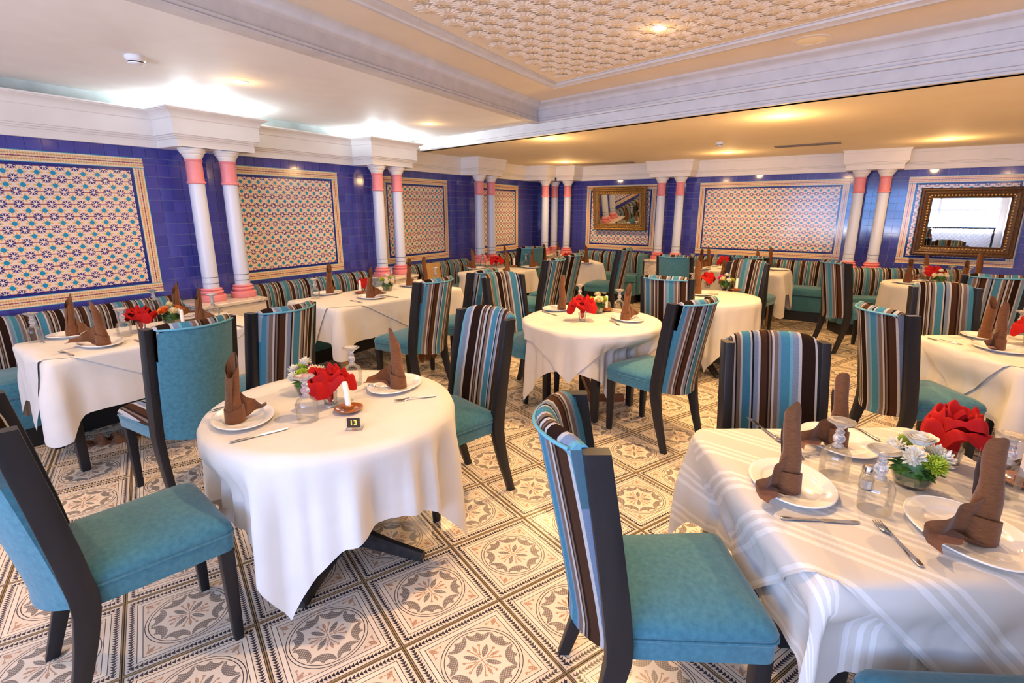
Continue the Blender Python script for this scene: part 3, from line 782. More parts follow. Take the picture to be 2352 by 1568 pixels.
# ------------------------------------------------------------------ chairs: origin on the floor under the seat, facing +y
def chair_meshes():
    W = .205                                        # half width between the posts
    def seat():
        m = MB(); rings = []
        for k, z in ((.012, .395), (0, .402), (-.002, .468)):
            rings.append([(x*(1+.10*(y+.2)/.45), y, zz) for x, y, zz in rrect(.212-k, .225-k, .035, z, 4, 0, .02)])
        m.loft(rings, True, False)
        top = []
        for k, z in ((0, .470), (-.004, .485), (.004, .503), (.03, .521), (.08, .536), (.14, .545)):
            top.append([(x*(1+.10*(y+.2)/.45), y, zz) for x, y, zz in rrect(.212-k, .225-k, max(.035-k*.1, .02), z, 4, 0, .02)])
        m.loft(top, False, True)
        return m
    return seat
def arc_y(x, z):
    """rear bowed curved back: plan bow plus lean"""
    lean = -.115*max(0, (z-.44)/.6)**1.1
    return -.205 + lean - .085*(1-(x/.20)**2)
def make_back(front_mat, key):
    def fn():
        m = MB(); n = 16; rows = []; uv = []
        T = .042
        # from the bottom of the inner face up, over the roll, down to the piping on the outer face
        sec = [(.40, T), (.47, T), (.56, T+.004), (.66, T+.006), (.76, T+.006), (.86, T+.005), (.95, T+.004), (1.01, T+.002), (1.035, T-.004), (1.055, T-.018), (1.062, T-.034), (1.058, -.004), (1.045, -.016), (1.028, -.020)]
        acc = 0; prev = None; vs = []
        for z, o in sec:
            if prev: acc += math.dist(prev, (z, o))
            prev = (z, o); vs.append(acc)
        for (z, o), v in zip(sec, vs):
            row = []; ur = []
            for i in range(n+1):
                x = -.193+.386*i/n; e = (abs(x)/.193)**8
                zz = z - (e*.016 if z > 1.0 else 0)
                row.append((x, arc_y(x, min(z, 1.03)) + o, zz)); ur.append((x+.2, v))
            rows.append(row); uv.append(ur)
        m.grid(rows, False, uv)
        for c in (0, n):
            k0 = 5; ring = [r[c] for r in rows[k0:]]+[(rows[k][c][0], arc_y(.193, min(rows[k][c][2], 1.03))-.020, rows[k][c][2]) for k in (5,)]
            m.add(ring, [tuple(range(len(ring)))], [(uv[0][c][0], .1+.01*q) for q in range(len(ring))])
        return m.mesh('backrest', front_mat, True, 60, weld=-1)
    return cached(('back', key), fn)
def make_rear(rear_mat, key):
    def fn():
        m = MB(); n = 16; rows = []; uv = []
        sec = [1.028, .95, .85, .75, .65, .55, .48, .44, .415]
        for z in sec:
            row = []; ur = []
            for i in range(n+1):
                x = -.193+.386*i/n
                zz = z - (.03*(1-(x/.193)**2) if z < .43 else 0)
                row.append((x, arc_y(x, z)-.020, zz)); ur.append((x+.2, z))
            rows.append(row); uv.append(ur)
        m.grid(rows, False, uv)
        # underside and inner closing face
        lo = rows[-1]; up = [(x, y+.055, .40) for x, y, z in lo]
        m.grid([lo, up], False, [uv[-1], uv[-1]])
        for c in (0, n):
            m.grid([[r[c] for r in rows], [(r[c][0], r[c][1]+.06, r[c][2]) for r in rows]], False, [[u[c] for u in uv], [(u[c][0]+.03, u[c][1]) for u in uv]])
        return m.mesh('back_panel', rear_mat, True, 50, weld=-1)
    return cached(('rear', key), fn)
def chair_piping():
    pts = [(-.193+.386*i/16, arc_y(-.193+.386*i/16, 1.028)-.024, 1.030) for i in range(17)]
    return MB().tube(pts, .0055, 6).mesh('back_piping', M['piping'])
def seat_piping():
    ring = [(x*(1+.10*(y+.2)/.45), y, z) for x, y, z in rrect(.215, .228, .036, .469, 4, 0, .02)]
    return MB().tube(ring, .0048, 6, True).mesh('seat_piping', M['teal'])
def post_mesh():
    m = MB(); rings = []
    for y, z, d, wd in ((-.315, 0, .042, .032), (-.285, .10, .048, .035), (-.255, .20, .055, .038), (-.232, .30, .064, .040), (-.215, .40, .072, .042), (-.215, .46, .076, .042), (-.232, .60, .076, .042), (-.262, .80, .074, .042), (-.300, 1.035, .070, .042)):
        rings.append(rrect(wd/2, d/2, .004, z, 2, 0, y+.02))
    return m.loft(rings).mesh('back_post', M['black'], True, 35)
def leg_mesh():
    m = MB(); rings = []
    for z, s in ((0, .032), (.02, .034), (.398, .050)): rings.append(rrect(s/2, s/2, .004, z, 2))
    return m.loft(rings).mesh('front_leg', M['black'], True, 35)
CHAIRS = []
def chair(x, y, yaw, label, front='stripe', rear='stripe', seat='teal', s=1.0):
    """yaw: direction the sitter looks, clockwise from +y"""
    x += .285*sin(R(yaw)); y += .285*cos(R(yaw))      # x, y: midway between the post tops
    t = thing('dining_chair', label, 'chair', (x, y, 0), -R(yaw), 'dining chairs of the restaurant')
    CHAIRS.append((x, y, R(yaw)))
    seat_me = cached(('seat', seat), lambda: seat_builder(seat))
    sc = part('seat', seat_me, t); part('seat_piping', cached('seat_piping', seat_piping), sc)
    part('backrest', make_back(M[front], front), t)
    part('back_panel', make_rear(M[rear], rear), t); part('back_piping', cached('back_piping', chair_piping), t)
    pm, lm = cached('post', post_mesh), cached('leg', leg_mesh)
    for k in (-1, 1): part('back_post', pm, t, (k*.214, 0, 0))
    for k in (-1, 1): part('front_leg', lm, t, (k*.195, .215, 0))
    return t
def seat_builder(kind):
    m = chair_meshes()()
    if kind == 'teal': return m.mesh('seat', M['teal'], True, 55)
    me = m.mesh('seat', [M['teal'], M[kind]], True, 55)
    l = me.uv_layers.new(name='UVMap')
    for p in me.polygons:
        if p.center.z > .472: p.material_index = 1
        for li in p.loop_indices:
            v = me.vertices[me.loops[li].vertex_index].co; l.data[li].uv = (v.x, v.y)
    return me

chair(-1.55, 1.45, 43, 'large teal chair at the bottom left, seen from its side', rear='teal')
chair(-1.72, 2.72, -57, 'teal backed chair with a striped seat at the nearest left table', rear='teal', seat='stripe')
chair(-1.41, 3.15, -62, 'striped chair behind the numbered round table, back towards the viewer', rear='stripe_b')
chair(-0.67, 4.45, -60, 'striped chair with a napkin hanging under it, at the second left table', rear='stripe_b')
chair(-0.155, 2.945, -131, 'striped chair right of the numbered round table, facing it', front='stripe_b')
chair(-0.29, 5.12, -63, 'striped chair at the far end of the second left table', rear='stripe_c')
chair(-.08, 4.70, 137, 'striped chair facing the central round table from its left', front='stripe_c')
chair(0.5, 6.35, -62, 'striped chair nearer of two, right of the table by the third columns', rear='stripe_c')
chair(0.8, 7.0, -62, 'striped chair farther of two, right of the table by the third columns', rear='stripe')
chair(1.68, 7.95, -62, 'striped chair turned to the corner table, before the small mirror bench', rear='stripe_b')
chair(1.37, 4.58, 33, 'striped chair backing onto the central round table, beyond it', rear='stripe_c')
chair(1.2, 3.4, -38, 'striped chair with pale teal seat right of the central round table', rear='stripe_b')
chair(1.2, 2.3, 182, 'striped chair behind the right foreground table, facing the viewer')
chair(.205, 1.40, 90, 'large teal seated chair left of the right foreground table, nearest the middle', front='stripe_b', rear='stripe_c')
chair(1.06, .525, 3, 'teal chair seat at the bottom edge, pushed under the right foreground table')
chair(2.27, 3.1, 92, 'striped chair with its seat towards the table cut by the right edge', rear='stripe_c')
chair(3.35, 4.0, 193, 'striped chair facing the viewer behind the table cut by the right edge', front='stripe_b')
chair(4.35, 4.67, 32, 'striped chair at the right edge, backing the viewer before the far round table', rear='stripe_b')
chair(2.1, 6.75, 33, 'teal backed chair left of the back table', rear='teal')
chair(2.67, 5.9, -130, 'striped chair facing the round table right of centre, front towards the viewer', front='stripe_c')
chair(3.0, 6.63, 42, 'striped chair back to back with another, at the back table', rear='stripe_c')
chair(3.72, 6.01, 88, 'striped chair left of the far right round table, dark legs showing', rear='stripe_c')
chair(.30, 8.30, -24, 'teal backed chair far behind the table by the third columns', rear='teal')

# ------------------------------------------------------------------ tables and cloths
ZTAB = 0.757
def smooth(t): t = max(0, min(1, t)); return t*t*(3-2*t)
def drape(P, Nn, L, z, seed, amp=.018, freq=1.0, flare=.10, mat_='cloth', name='tablecloth', top=True, rin=.012, tip=None, place=None, S0=None, diag=False):
    """hanging sheet: edge points P (local xy), outward normals, hang lengths L"""
    rnd = random.Random(seed); n = len(P); rows = []; uv = []
    ph = [rnd.uniform(0, 6.28) for _ in range(4)]
    per = [0]
    for i in range(n): per.append(per[-1]+math.dist(P[i], P[(i+1) % n]))
    if S0: per = S0
    tot = per[-1]; ks = [round(tot*f*freq) for f in (3.3, 5.7, 8.6)]
    m = MB(); cx = sum(p[0] for p in P)/n; cy = sum(p[1] for p in P)/n
    for f in (0.0, .5, .9): rows.append([(cx+(p[0]-cx)*f*.99, cy+(p[1]-cy)*f*.99, z) for p in P])
    K = 11
    for k in range(K+1):
        row = []
        for i in range(n):
            t = k/K; d = L[i]*t; s = per[i]/tot*2*pi
            fold = sum(a*(.6*sin(kk*s+p)+.4*(1-2.6*abs(sin((kk*s+p)/2)))) for a, kk, p in zip((.5, .42, .24), ks, ph))
            g = smooth(d/.28)
            o = (rin*min(1, d/.02)) + flare*d + amp*fold*g + (tip[i]*g if tip else 0)
            dz = d-(.010 if d > .015 else d*.6)
            if L[i] < .005: o = 0; dz = 0
            row.append((P[i][0]+Nn[i][0]*o, P[i][1]+Nn[i][1]*o, z-max(0, dz)))
        rows.append(row)
    if place: avoid(rows, P, Nn, L, place, rin)
    uvr = []
    for k, r in enumerate(rows):
        if k < 4: uvr.append([(p[0], p[1]) for p in r])
        else: uvr.append([(P[i][0]+Nn[i][0]*L[i]*(k-3)/K, P[i][1]+Nn[i][1]*L[i]*(k-3)/K) for i in range(n)])
    if diag: uvr = [[((u+v)*.7071, (v-u)*.7071) for u, v in r] for r in uvr]
    for r in rows: r.append(r[0])
    for r in uvr: r.append(r[0])
    m.grid(rows, False, uvr)
    return m.mesh(name, M[mat_], True, 80, weld=1e-5)
def avoid(rows, P, Nn, L, place, margin):
    """press the hanging cloth in where a chair seat or a bench stands against it"""
    lx, ly, rz = place; c, sn = cos(rz), sin(rz); n = len(P)
    def hit(w, z):
        for x, y, a in CHAIRS:
            dx, dy = w[0]-x, w[1]-y; u = dx*cos(a)-dy*sin(a); v = dx*sin(a)+dy*cos(a)
            m = .012+margin*.6
            if z < .55 and abs(u) < .236+.022*v/.25+m and -.33-m < v < .262+m: return True
            if z < 1.1 and abs(u) < .245+m and -.40 < v < -.14+m: return True
        for f in BLOCKS:
            if z < .9 and f(w) > -.012-margin*.6: return True
        return False
    pull = [0.0]*n; dep = [9.0]*n
    key = tuple(round(v, 3) for v in place)
    for i in range(n) if key not in PULLS else ():
        for r in rows[3:]:
            k = 0.0
            while k < .30:
                x, y = r[i][0]-Nn[i][0]*k, r[i][1]-Nn[i][1]*k
                if not hit((lx+x*c-y*sn, ly+x*sn+y*c), r[i][2]): break
                k += .006
            if 0 < k < .30:
                if k > pull[i]: pull[i] = k
                dep[i] = min(dep[i], rows[3][i][2]-r[i][2])
    if not any(pull) and key not in PULLS: return
    q = [max(pull[(i+j) % n] for j in range(-3, 4)) for i in range(n)]
    dm = [min(dep[(i+j) % n] for j in range(-3, 4)) for i in range(n)]
    dm = [min(dm[(i+j) % n] for j in range(-6, 7)) for i in range(n)]
    q = [max(q[i], sum(q[(i+j) % n] for j in range(-5, 6))/11) for i in range(n)]
    if key in PULLS: q, dm = PULLS[key]
    PULLS[key] = (q, dm)
    for r in rows[3:]:
        for i in range(n):
            if q[i] > 0:
                d = rows[3][i][2]-r[i][2]; k = q[i]*smooth((d-.055)/max(.03, min(dm[i], .5)-.055))
                r[i] = (r[i][0]-Nn[i][0]*k, r[i][1]-Nn[i][1]*k, r[i][2])
PULLS = {}
BLOCKS = [lambda w: NL.x*w[0]+NL.y*w[1]-(DL-.06-.63),
          lambda w: NB.x*w[0]+NB.y*w[1]-(DB-.06-(.61 if TB.x*w[0]+TB.y*w[1] < -3.2 else .51)),
          lambda w: (w[1]-6.62-(5.3-w[0])*.12) if w[0] > 4.4 else -9]
def rect_edge(a, b, r=.03, n=44):
    P, Nn = [], []
    for k, (sx, sy) in enumerate(((1, -1), (1, 1), (-1, 1), (-1, -1))):
        for i in range(9):
            an = -pi/2+k*pi/2+(pi/2)*i/8; P.append((sx*(a-r)+r*cos(an), sy*(b-r)+r*sin(an))); Nn.append((cos(an), sin(an)))
        q0 = P[-1]; k2 = (k+1) % 4; sx2, sy2 = ((1, -1), (1, 1), (-1, 1), (-1, -1))[k2]; an = -pi/2+k2*pi/2
        q1 = (sx2*(a-r)+r*cos(an), sy2*(b-r)+r*sin(an))
        for i in range(1, n): P.append((q0[0]+(q1[0]-q0[0])*i/n, q0[1]+(q1[1]-q0[1])*i/n)); Nn.append(Nn[-1] if i == 1 else Nn[-1])
    return P, Nn
def rect_cloth(loc, rz, a, b, hang, label, seed, mat_='cloth', tipx=.05, corner=.45, group='white rectangular tablecloths'):
    P, Nn = rect_edge(a, b); L = []; tip = []
    for p in P:
        dc = math.hypot(a-abs(p[0]), b-abs(p[1])); e = math.exp(-(dc/.075)**2)
        L.append(hang*(1+corner*e)); tip.append(tipx*e)
    o = part('tablecloth', drape(P, Nn, L, ZTAB, seed, .012, 1.0, .05, mat_, tip=tip, place=(loc[0], loc[1], rz)), None, (loc[0], loc[1], 0), rz)
    return tag(o, label, 'tablecloth', group)
def rect_overlay(loc, rz, a, b, A, B, label, seed, mat_='cloth'):
    """a second cloth laid diamond-wise: corners hang at the middle of the sides"""
    P0, Nn = rect_edge(a, b); P, L = [], []; tip = []
    for p, nn in zip(P0, Nn):
        q = abs(p[0])/A+abs(p[1])/B; tip.append(.05*math.exp(-(math.hypot(a-abs(p[0]), b-abs(p[1]))/.075)**2))
        if q >= 1: P.append((p[0]/q, p[1]/q)); L.append(0)
        else:
            P.append(p); L.append(min(A*(1-abs(p[1])/B)-abs(p[0]), .6) if abs(nn[0]) > abs(nn[1]) else min(B*(1-abs(p[0])/A)-abs(p[1]), .6))
    L = [max(0, v) for v in L]; S0 = [0]
    for i in range(len(P0)): S0.append(S0[-1]+math.dist(P0[i], P0[(i+1) % len(P0)]))
    o = part('overlay_cloth', drape(P, Nn, L, ZTAB+.003, seed-1, .012, 1.0, .05, mat_, 'overlay_cloth', rin=.022, tip=tip, S0=S0, diag=True, place=(loc[0], loc[1], rz)), None, (loc[0], loc[1], 0), rz)
    return tag(o, label, 'tablecloth', 'diagonal overlay cloths')
def round_edge(r, n=180): return [(r*cos(2*pi*i/n), r*sin(2*pi*i/n)) for i in range(n)], [(cos(2*pi*i/n), sin(2*pi*i/n)) for i in range(n)]
def round_cloth(loc, yaw, r, half, label, seed, mat_='cloth', dz=0, name='tablecloth', amp=.03, group='white cloths of the round tables', flare=.06):
    P, Nn = round_edge(r); L = []; tip = []
    for p in P:
        th = math.atan2(p[0], p[1])-R(yaw); c = max(abs(sin(th+pi/4)), abs(cos(th+pi/4)))
        d = half/c-r; L.append(max(0, d)); tip.append(.03*max(0, (.72-c)/.02 if c < .72 else 0)*0)
    if min(L) <= 0:
        P = [(p[0]*min(1, (half/max(abs(sin(math.atan2(p[0], p[1])-R(yaw)+pi/4)), abs(cos(math.atan2(p[0], p[1])-R(yaw)+pi/4))))/r), p[1]*min(1, (half/max(abs(sin(math.atan2(p[0], p[1])-R(yaw)+pi/4)), abs(cos(math.atan2(p[0], p[1])-R(yaw)+pi/4))))/r)) for p in P]
    o = part(name, drape(P, Nn, L, ZTAB+dz, seed, amp, 1.0, flare, mat_, name, rin=.012 if not dz else .031, place=(loc[0], loc[1], 0)), None, (loc[0], loc[1], 0))
    return tag(o, label, 'tablecloth', group)

def rect_table(loc, rz, a, b, label, legmat='black', inset=.12):
    t = thing('dining_table', label, 'table', (loc[0], loc[1], 0), rz, 'rectangular tables')
    part('tabletop', MB().box((0, 0, .735), (2*a-.004, 2*b-.004, .036), bev=.006).mesh('tabletop', M[legmat]), t)
    part('apron', MB().box((0, 0, .685), (2*a-2*inset+.05, 2*b-2*inset+.05, .06)).mesh('apron', M[legmat], False), t)
    m = MB()
    lm = cached(('tleg', legmat), lambda: MB().loft([rrect(s/2, s/2, .006, z, 3) for s, z in ((.044, 0), (.05, .02), (.062, .70))]).mesh('leg', M[legmat], True, 35))
    for sx in (-1, 1):
        for sy in (-1, 1): part('leg', lm, t, (sx*(a-inset), sy*(b-inset), 0))
    return t
def round_table(loc, r, label, kind='pedestal', rot=0):
    t = thing('round_table', label, 'table', (loc[0], loc[1], 0), rot, 'round tables')
    part('tabletop', MB().lathe([(0, .716), (r-.02, .716), (r-.003, .722), (r-.003, .748), (r-.012, .752), (0, .752)], 64).mesh('tabletop', M['wood']), t)
    if kind == 'pedestal':
        part('pedestal', MB().lathe([(.06, .14), (.055, .17), (.038, .19), (.034, .21), (.034, .70), (.16, .712), (.16, .716)], 20).mesh('pedestal', M['iron']), t)
        part('hub', MB().lathe([(0, .05), (.055, .055), (.075, .10), (.06, .15), (0, .155)], 20).mesh('hub', M['iron']), t)
        def foot():
            m = MB(); rings = []
            for x, z, wd, h in ((.03, .10, .075, .085), (.12, .085, .062, .07), (.24, .055, .052, .055), (.36, .030, .048, .045), (.395, .024, .046, .040)):
                rings.append([(x, yy, z+zz) for yy, zz in ((-wd/2, -h/2), (wd/2, -h/2), (wd/2, h*.25), (wd/4, h/2), (-wd/4, h/2), (-wd/2, h*.25))])
            return m.loft(rings).mesh('foot', M['iron'], True, 30)
        fm = cached('foot', foot)
        for k in range(4): part('foot', fm, t, (0, 0, 0), k*pi/2)
    else:
        lm = cached(('tleg', 'black'), lambda: MB().loft([rrect(s/2, s/2, .006, z, 3) for s, z in ((.044, 0), (.05, .02), (.062, .70))]).mesh('leg', M['black'], True, 35))
        for k in range(4): part('leg', lm, t, ((r-.16)*cos(pi/4+k*pi/2), (r-.16)*sin(pi/4+k*pi/2), .012), k*pi/2)
        part('lower_rail', MB().box((0, 0, .08), (2*r-.42, .05, .06), pi/4, .006).mesh('lower_rail', M['redwood']), t)
        part('upper_rail', MB().box((0, 0, .19), (2*r-.42, .05, .06), -pi/4, .006).mesh('upper_rail', M['redwood']), t)
    return t

def rz_of(yaw): return R(90-yaw)      # local x along a plan yaw
# T1 numbered round table
T1 = Vector((-.81, 2.22)); round_table(T1, .52, 'round table with the number 13 card, on a dark four footed iron base', rot=R(-11))
round_cloth(T1, 4, .53, .858, 'white square cloth on the numbered round table, its points almost touching the floor', 3, amp=.055)
# T2, T3 long tables at the left benches
def from_corner(fl, yaw, L, W):        # near left corner, long axis yaw, depth to the left of it
    u = Vector((sin(R(yaw)), cos(R(yaw)))); v = Vector((-u.y, u.x)); return Vector(fl)+u*L/2+v*W/2
T2 = from_corner((-2.71, 2.90), 36, 1.35, .72); rect_table(T2, rz_of(36), .665, .35, 'black legged table at the nearest left bench', inset=.08)
rect_cloth(T2, rz_of(36), .675, .36, .36, 'white cloth on the table at the nearest left bench', 11)
rect_overlay(T2, rz_of(36), .675, .36, 1.2, .68, 'second white cloth laid slantwise on the table at the nearest left bench', 12)
T3 = from_corner((-1.54, 4.53), 36, 1.65, .80); rect_table(T3, rz_of(36), .815, .39, 'pale wood legged table at the second left bench', 'wood', .07)
rect_cloth(T3, rz_of(36), .825, .40, .33, 'white cloth on the table at the second left bench, point hanging low', 13)
rect_overlay(T3, rz_of(36), .825, .40, 1.3, .72, 'second white cloth laid slantwise on the table at the second left bench', 14)
T4 = from_corner((-.24, 6.98), 36, 1.02, .66); rect_table(T4, rz_of(36), .50, .32, 'table before the third pair of columns')
rect_cloth(T4, rz_of(36), .51, .33, .34, 'white cloth on the table before the third pair of columns', 15)
T5 = Vector((.64, 4.13)); round_table(T5, .51, 'round table on four dark legs in the middle of the room', 'legs', rot=R(-45))
round_cloth(T5, 160, .52, .82, 'white under cloth of the central round table, long points hanging down', 21, amp=.035)
round_cloth(T5, 205, .524, .66, 'short white top cloth of the central round table', 21, dz=.003, name='overlay_cloth', amp=.035, group='diagonal overlay cloths')
T6 = Vector((2.03, 5.27)); round_table(T6, .46, 'round table right of centre with pink flowers', 'pedestal')
round_cloth(T6, 20, .47, .84, 'white cloth of the round table right of centre', 23, amp=.022)
T7 = Vector((3.67, 7.06))+Vector((-.811, .585))*.65+Vector((.585, .811))*.36; rect_table(T7, rz_of(126), .64, .35, 'back table before the wide patterned panel', 'wood')
rect_cloth(T7, rz_of(126), .65, .36, .34, 'white cloth on the back table before the wide patterned panel', 25, corner=.8)
T8 = Vector((4.98, 6.12)); round_table(T8, .49, 'round table under the large mirror', 'pedestal')
round_cloth(T8, 0, .50, .80, 'smooth white cloth of the round table under the large mirror', 27, amp=.012)
T9 = Vector((3.28, 3.15)); rect_table(T9, 0, .44, .40, 'square table cut by the right edge', 'wood', .24)
rect_cloth(T9, 0, .45, .41, .36, 'white cloth on the table cut by the right edge', 31)
rect_overlay(T9, 0, .45, .41, .80, .76, 'second white cloth laid diamond-wise on the table cut by the right edge', 32)
T10 = Vector((1.185, 1.51)); rect_table(T10, R(1), .43, .43, 'square table in the right foreground', inset=.285)
rect_cloth(T10, R(1), .445, .44, .34, 'white cloth on the right foreground table, corner hanging beside the teal chair', 33, 'damask')
rect_overlay(T10, R(1), .445, .44, .86, .86, 'striped white cloth laid diamond-wise on the right foreground table', 34, 'damask')
TD = Vector((.98, 8.93)); rect_table(TD, rz_of(80), .46, .37, 'table in the far corner before the small mirror')
rect_cloth(TD, rz_of(80), .47, .38, .36, 'white cloth on the far corner table', 35)

# ------------------------------------------------------------------ tableware
ZS = ZTAB+.003                       # the covered table surface
def surf(tab): return ZTAB+(.004 if tab in OVER else .0008)
OVER = {'T2', 'T3', 'T5', 'T9', 'T10'}
PLACE = {'T1': 'numbered round table', 'T2': 'nearest left bench table', 'T3': 'second left bench table', 'T4': 'third columns table', 'T5': 'central round table',
         'T6': 'pink flower table', 'T7': 'back table', 'T8': 'large mirror table', 'T9': 'right edge table', 'T10': 'right foreground table', 'TD': 'far corner table'}
def pos(tab, px, py): p = at(px, py, surf(tab)); return p
LASTPLATE = []
def plate(tab, px, py, yaw, which, s=1.0, xy=None):
    p = pos(tab, px, py) if xy is None else Vector((*xy, surf(tab)))
    t = thing('oval_plate', f'white oval plate, {which}, on the {PLACE[tab]}', 'plate', p, -R(yaw), f'plates on the {PLACE[tab]}')
    LASTPLATE[:] = [p.copy(), -R(yaw), s]
    def f():
        m = MB(); m.lathe([(0, .006), (.104, .0062), (.109, .009), (.114, .0135), (.118, .015), (.150, .0195), (.158, .0205), (.161, .019), (.158, .016), (.119, .0110), (.110, .003), (.106, 0), (0, 0)], 56, sx=1.0, sy=.76)
        return m.mesh('dish', M['china'], True, 60)
    part('dish', cached('plate', f), t, scale=(s, s, 1))
    part('rim_band', cached('plate_rim', lambda: MB().tube([(.1575*cos(2*pi*k/56), .1575*.76*sin(2*pi*k/56), .0198) for k in range(56)], .0022, 6, True).mesh('rim_band', M['china'])), t, scale=(s, s, 1))
def napkin_mesh(var, key):
    """upright rolled napkin with a turned up cuff and a pleated wing"""
    def f():
        h, wing, tw = var; m = MB(); rnd = random.Random(key)
        nt, nz = 40, 14; rows = []
        for j in range(nz+1):
            v = j/nz; row = []
            for i in range(nt+1):
                a = -1.9*pi+i/nt*3.3*pi; sp = i/nt
                top = h*(.84+.16*cos(a-1.0+tw))+.005*sin(a*3)
                z = top*v
                r = (.0370-.010*v)*(0.72+.30*sp) + (.0042*sin(a*1.5+v*8+2)+.0018*sin(a*3+v*17))*(1-abs(2*v-1))
                aa = a+tw*v
                row.append((r*cos(aa)+.014*v*v, r*sin(aa)*.90, z))
            rows.append(row)
        m.grid(rows)
        cuff = []
        for j in range(5):
            v = j/4; cuff.append([((.0405+.0015*sin(3*2*pi*k/24)-.002*v)*cos(2*pi*k/24), (.0385-.002*v)*sin(2*pi*k/24), .062*v+.012*v*sin(2*pi*k/24+1)) for k in range(25)])
        m.grid(cuff); m.grid([cuff[-1], [(x*.86, y*.86, z-.004) for x, y, z in cuff[-1]]])
        fan = []; nf = 22
        for j in range(7):
            v = j/6; row = []
            for i in range(nf+1):
                s = i/nf; x = .020+wing*s
                zt = max(.006, .125*(1-s)**1.5+.016*s); lift = .019*smooth((x-.035)/.05)
                y = .012*sin(s*13+1)*(.35+.65*v)*(.3+s) + .045*s*s*(1-v) + .016*v
                row.append((x, y-.006, min(.011, .004+x*.2)+lift+zt*v))
            fan.append(row)
        m.grid(fan); m.grid([[(x, y, z) for x, y, z in fan[0]], [(x, y+.040+.008*sin(x*70), z) for x, y, z in fan[0]]])
        return m.mesh('napkin', M['napkin'], True, 70)
    return cached(('napkin', key), f)
VARS = [(.300, .135, .9), (.285, .105, .3), (.31, .075, -.6), (.290, .165, 1.4)]
def napkin(tab, px, py, tail, which, var=0, on_plate=True, s=1.0, xy=None, lean=0.0):
    z = surf(tab)+(.0085 if on_plate else 0)
    p = at(px, py, z) if xy is None else Vector((*xy, z))
    if on_plate and LASTPLATE:
        c, a, ps = LASTPLATE; d = p-c; u, v = d.x*cos(a)+d.y*sin(a), -d.x*sin(a)+d.y*cos(a)
        k = min(1, 1/max(1e-6, math.hypot(u/.055, v/.032)/ps)); u *= k; v *= k
        p = Vector((c.x+u*cos(a)-v*sin(a), c.y+u*sin(a)+v*cos(a), z))
    o = part('folded_napkin', napkin_mesh(VARS[var], var), None, p, rot=(0, lean, R(90-tail)), scale=(s, s, s))
    tag(o, f'brown upright napkin, {which}, on the {PLACE[tab]}', 'napkin', f'standing napkins on the {PLACE[tab]}')
def goblet(tab, px, py, which):
    t = thing('goblet', f'upturned glass goblet, {which}, on the {PLACE[tab]}', 'glass', pos(tab, px, py), 0, f'upturned goblets on the {PLACE[tab]}')
    t.scale = (1.28, 1.28, 1.28)
    part('bowl', cached('g_bowl', lambda: MB().lathe([(.0335, 0), (.0345, .03), (.0355, .05), (.034, .062), (.028, .073), (.016, .080), (.008, .082)], 28).mesh('bowl', M['glass'])), t)
    part('stem', cached('g_stem', lambda: MB().lathe([(.0, .079), (.012, .080), (.014, .084), (.010, .088), (.0085, .092), (.013, .097), (.0145, .104), (.012, .111), (.008, .115), (.0105, .119), (.0115, .123), (.008, .127), (.0, .128)], 20).mesh('stem', M['stem'])), t)
    part('foot', cached('g_foot', lambda: MB().lathe([(.007, .126), (.009, .132), (.016, .139), (.027, .1455), (.0325, .149), (.033, .151), (.031, .1515), (.014, .148), (0, .147)], 28).mesh('foot', M['stem'])), t)
def tumbler(p, label, group=None):
    t = thing('tumbler', label, 'glass', p, 0, group)
    t.scale = (1.12, 1.12, 1.12)
    part('wall', cached('tum', lambda: MB().lathe([(.022, .004), (.0245, .012), (.030, .062), (.0292, .063), (.0235, .014)], 24).mesh('wall', M['glass'])), t)
    part('thick_base', cached('tumb', lambda: MB().lathe([(0, 0), (.021, 0), (.0225, .003), (.0235, .011), (0, .012)], 24).mesh('thick_base', M['stem'])), t)
def red_mesh(seed):
    """a napkin gathered into a ruffled ball of folds over the tumbler"""
    def f():
        m = MB(); rnd = random.Random(seed); ph = [rnd.uniform(0, 6) for _ in range(6)]
        na = 110
        for shell, (r0, h0, rf) in enumerate(((.100, .120, 1.0), (.070, .150, .8), (.042, .160, .6))):
            nr = 14; rows = []
            for j in range(nr+1):
                s = j/nr; row = []
                for i in range(na):
                    a = 2*pi*i/na
                    ruf = sin(4*a+ph[shell])*.5+sin(7*a+ph[shell+1])*.42+sin(11*a+ph[shell+2])*.2
                    lob = 1+.20*sin(2*a+ph[3])+.14*sin(5*a+ph[4+shell % 2])
                    r = .012+r0*lob*s**.75
                    z = .055+(h0-.055)*sin(min(1, s*1.25)*pi/2)
                    drop = max(0, s-.62)/.38; z -= (.052+.030*sin(3*a+ph[5]))*drop*drop*rf
                    z += .026*ruf*s*(1-.35*drop)+.020; r *= 1-.10*drop+.10*ruf*s
                    row.append((r*cos(a+.5*s), r*sin(a+.5*s)*.82, z))
                row.append(row[0]); rows.append(row)
            m.grid(rows)
        m.lathe([(.006, .016), (.015, .032), (.018, .082)], 14)
        return m.mesh('red_napkin', M['red'], True, 75)
    return cached(('red', seed), f)
def red(tab, px, py, seed=1, s=1.0, xy=None):
    p = pos(tab, px, py) if xy is None else Vector((*xy, surf(tab)))
    tumbler(p, f'glass tumbler holding the red napkin on the {PLACE[tab]}')
    o = part('red_napkin', red_mesh(seed), None, p+Vector((0, 0, .004)), random.uniform(-1, 1), scale=(s, s, s))
    tag(o, f'flower-like red napkin in a tumbler on the {PLACE[tab]}', 'napkin', 'red napkins ruffled in tumblers')
